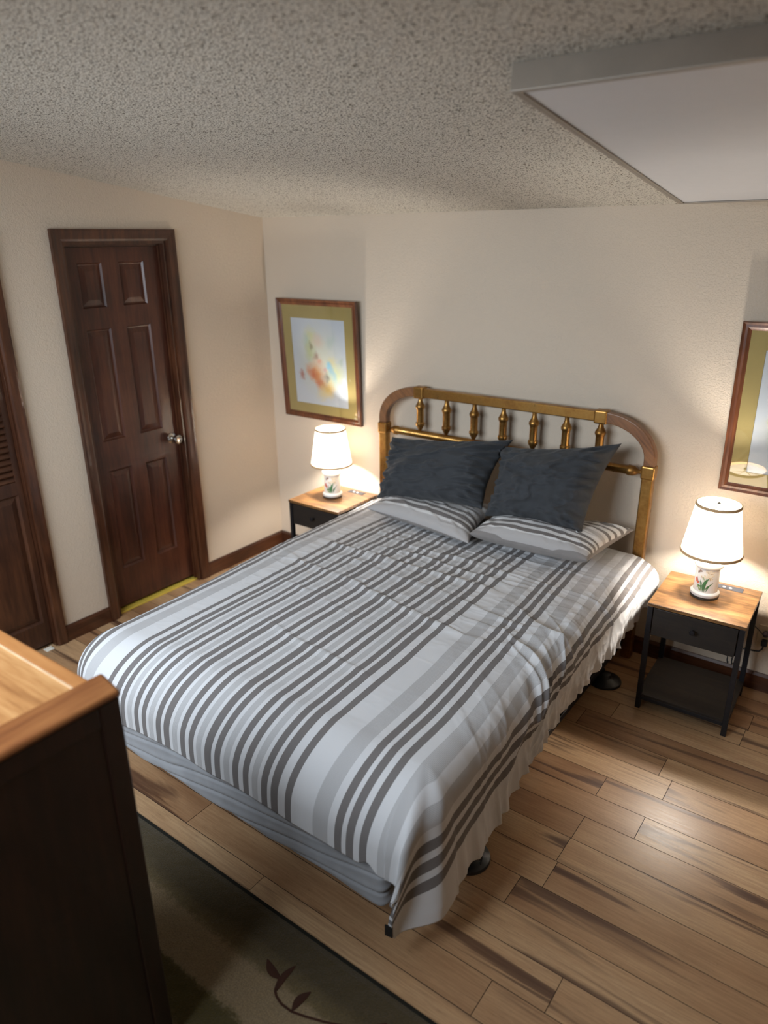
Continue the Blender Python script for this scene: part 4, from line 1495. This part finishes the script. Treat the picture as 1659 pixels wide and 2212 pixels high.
# ------------------------------------------------------------------ pictures
def picture(name, x0, x1, z0, z1, dbot, dtop, pm, label):
    r = thing(name, label, 'picture', ((x0 + x1) / 2, 0, z0), 0, 'framed watercolour pictures')
    w_, h_ = x1 - x0, z1 - z0
    th = 0.022
    tilt = math.atan((dtop - dbot) / h_)
    r.location = ((x0 + x1) / 2, -dbot, z0)
    r.rotation_euler = (tilt, 0, 0)
    # local: front faces -y, front plane y=0, back y=+th
    fw = 0.036
    b = MB()
    prof = [(0, th), (0, .002), (.003, 0), (.012, .0045), (.022, .004), (.030, .009), (fw, .012), (fw, th)]
    path = [((-w_ / 2, 0), (1, 1)), ((w_ / 2, 0), (-1, 1)), ((w_ / 2, h_), (-1, -1)), ((-w_ / 2, h_), (1, -1))]
    m = len(prof); vs = []; fs = []
    for (px, pz), (dx, dz) in path:
        for (a, dpt) in prof: vs.append((px + dx * a, dpt, pz + dz * a))
    for i in range(4):
        for k in range(m):
            fs.append((i * m + k, i * m + (k + 1) % m, ((i + 1) % 4) * m + (k + 1) % m, ((i + 1) % 4) * m + k))
    b.add(vs, fs); b.build('frame', M['frame_wood'], r)
    b = MB(); b.box(-w_ / 2 + fw - .003, w_ / 2 - fw + .003, .0120, .0128, fw - .003, h_ - fw + .003)
    b.build('glass_pane', M['glass'], r)
    mw, mh = 0.066, 0.066
    xi, zi0, zi1 = w_ / 2 - fw - mw, fw + mh - .006, h_ - fw - mh - .012
    b = MB()
    b.box(-w_ / 2 + fw - .003, -xi, .0136, .0160, fw - .003, h_ - fw + .003); b.box(xi, w_ / 2 - fw + .003, .0136, .0160, fw - .003, h_ - fw + .003)
    b.box(-xi, xi, .0136, .0160, fw - .003, zi0); b.box(-xi, xi, .0136, .0160, zi1, h_ - fw + .003)
    b.build('mat_board', M['mat_gold'], r)
    P = np.array([[[-xi - .002, .0162, zi0 - .002], [-xi - .002, .0162, zi1 + .002]], [[xi + .002, .0162, zi0 - .002], [xi + .002, .0162, zi1 + .002]]])
    b = MB()
    b.box(-xi - .004, xi + .004, .0163, .0176, zi0 - .004, zi1 + .004)
    o = b.build('art_print', pm, r)
    l = o.data.uv_layers.new(name='UVMap')
    for lp in o.data.loops:
        co = o.data.vertices[lp.vertex_index].co
        l.data[lp.index].uv = ((co.x + xi) / (2 * xi), (co.z - zi0) / (zi1 - zi0))
    b = MB(); b.box(-w_ / 2 + .004, w_ / 2 - .004, .0195, th + .0005, .004, h_ - .004)
    b.build('backing_board', M['rustic_dark'], r)
    return r


picture('framed_picture', 0.130, 0.764, 0.960, 1.704, 0.026, 0.062, M['print_left'],
        'wood framed watercolour of flowers and a bird in a gold mat, left of the headboard')
picture('framed_picture', 2.822, 3.456, 0.964, 1.708, 0.026, 0.062, M['print_right'],
        'wood framed pale watercolour over the near lamp, cut off by the right edge')

# ------------------------------------------------------------------ dresser
HD = 1.117
dr = thing('dresser', 'tall wooden dresser in the left foreground with honey coloured top and dark side', 'dresser', (2.180, -2.695, 0.0132))
# local: x negative to the left, y negative toward the front wall
DWd, DDp = 0.62, 0.46
b = MB()
b.box(-.030, -.006, -DDp + .01, -.004, 0.03, HD - .022)
b.build('side_panel', M['dresser_side'], dr, 0.002)
b = MB()
b.box(-.032, .000, -.050, .000, 0.0, HD - .022); b.box(-.032, .000, -DDp, -DDp + .05, 0.0, HD - .022)
b.box(-.032, -.001, -DDp + .05, -.050, HD - .075, HD - .022)
b.build('corner_stile', M['dresser_side'], dr, 0.004, 3)
b = MB()
b.box(-DWd + .032, -.032, -DDp + .01, -.012, 0.04, HD - .024)
b.build('carcass', M['dresser_side'], dr, 0.003)
b = MB(); b.box(-DWd, -DWd + .032, -DDp, 0, 0.0, HD - .022)
b.build('side_panel', M['dresser_side'], dr, 0.003)
b = MB()
pts = []
b.hexa([(-.088, -DDp - .01, HD - .022), (.004, -DDp - .01, HD - .022), (.004, .006, HD - .022), (-.088, .020, HD - .022),
        (-.088, -DDp - .01, HD), (.002, -DDp - .01, HD - .004), (.002, .004, HD - .004), (-.088, .018, HD)])
b.build('side_rail', M['dresser_rail'], dr, 0.009, 4)
b = MB(); b.box(-DWd - .01, -.088, -DDp - .01, -.052, HD - .022, HD - .012)
b.build('top_board', M['dresser_top'], dr, 0.001)
b = MB(); b.box(-DWd - .01, -.088, -.049, -.010, HD - .022, HD - .011)
b.build('front_trim', M['dresser_trim'], dr, 0.005, 3)
b = MB(); b.box(-DWd - .01, -.088, -.0525, -.0485, HD - .022, HD - .0105)
b.build('inlay_line', M['dresser_line'], dr)

# ------------------------------------------------------------------ rug
rx0, rx1, ry0, ry1 = 0.95, 3.25, -3.70, -2.252
b = MB()
nx, ny = 90, 60
vs, fs = [], []
for i in range(nx + 1):
    for j in range(ny + 1):
        x = rx0 + (rx1 - rx0) * i / nx; y = ry0 + (ry1 - ry0) * j / ny
        e = min(i, nx - i, j, ny - j)
        vs.append((x, y, (0.009 + R_.uniform(-.0008, .0008)) if e > 0 else 0.004))
for i in range(nx):
    for j in range(ny):
        fs.append((i * (ny + 1) + j, (i + 1) * (ny + 1) + j, (i + 1) * (ny + 1) + j + 1, i * (ny + 1) + j + 1))
b.add(vs, fs)
b.cur = 2
b.box(rx0, rx1, ry1 - .004, ry1 + .006, 0.0005, 0.0075); b.box(rx0, rx1, ry0 - .006, ry0 + .004, 0.0005, 0.0075)
b.box(rx0 - .006, rx0 + .004, ry0, ry1, 0.0005, 0.0075); b.box(rx1 - .004, rx1 + .006, ry0, ry1, 0.0005, 0.0075)
b.cur = 1


def flat_leaf(mb, x0, y0, x1, y1, w):
    pl = leafpoly(x0, y0, x1, y1, w, 9)
    n = len(pl)
    c = (sum(p[0] for p in pl) / n, sum(p[1] for p in pl) / n)
    mb.add([(c[0], c[1], .0125)] + [(p[0], p[1], .0105) for p in pl], [(0, 1 + i, 1 + (i + 1) % n) for i in range(n)])


flat_leaf(b, 2.304, -2.408, 2.224, -2.386, .026)
flat_leaf(b, 2.316, -2.440, 2.308, -2.352, .022)
flat_leaf(b, 2.392, -2.459, 2.398, -2.385, .026)
flat_leaf(b, 2.52, -2.412, 2.60, -2.45, .026)
st = [(2.295, -2.405), (2.303, -2.425), (2.311, -2.443), (2.326, -2.453), (2.354, -2.461), (2.392, -2.460), (2.432, -2.448), (2.485, -2.428), (2.52, -2.412), (2.58, -2.38), (2.63, -2.33)]
for (p, q) in zip(st[:-1], st[1:]):
    d_ = Vector((q[0] - p[0], q[1] - p[1], 0)); n_ = Vector((-d_.y, d_.x, 0)).normalized() * .0035
    b.add([(p[0] - n_.x, p[1] - n_.y, .0115), (p[0] + n_.x, p[1] + n_.y, .0115), (q[0] + n_.x, q[1] + n_.y, .0115), (q[0] - n_.x, q[1] - n_.y, .0115)], [(0, 1, 2, 3)])
rug = b.build('rug', [M['rug'], M['rug_vine'], M['rug_edge']])
tag(rug, 'dark green and beige banded rug with a brown leaf vine on the wood floor', 'rug')

# ------------------------------------------------------------------ wall outlet and plugs
r = thing('wall_outlet', 'beige wall outlet low on the wall behind the right nightstand', 'outlet', (3.128, 0, 0.285))
b = MB(); b.box(-.036, .036, -.006, 0, -.058, .058); b.build('cover_plate', M['almond'], r, 0.002)
b = MB()
for z in (.022, -.022): b.lathe([(.016, -.006), (.016, -.0085), (.001, -.0086)], (0, 0, z), 24, 'Y')
b.build('receptacle', M['almond'], r)
r = thing('lamp_plug', 'plum brown lamp plug in the upper socket of the wall outlet', 'plug', (3.128, -.0088, 0.307))
b = MB(); b.lathe([(.013, 0), (.0145, -.006), (.013, -.022), (.006, -.030)], (0, 0, 0), 20, 'Y'); b.build('plug_body', M['purple_plastic'], r, smooth=True)
b = MB(); b.tube([(0, -.028, 0), (-.01, -.034, .006), (-.03, -.030, .022), (-.06, -.024, .040), (-.09, -.022, .060), (-.13, -.02, .10)], .0022, 8); b.build('power_cord', M['black_plastic'], r, smooth=True)
r = thing('nightstand_plug', 'black plug and cord in the lower socket of the wall outlet', 'plug', (3.128, -.0088, 0.263))
b = MB(); b.box(-.013, .013, -.026, 0, -.016, .014); b.build('plug_body', M['black_plastic'], r, 0.004)
b = MB(); b.tube([(0, -.022, -.010), (-.003, -.026, -.028), (-.014, -.028, -.042), (-.035, -.026, -.048), (-.07, -.024, -.052), (-.12, -.024, -.058), (-.2, -.024, -.02)], .0038, 8); b.build('power_cord', M['black_plastic'], r, smooth=True)
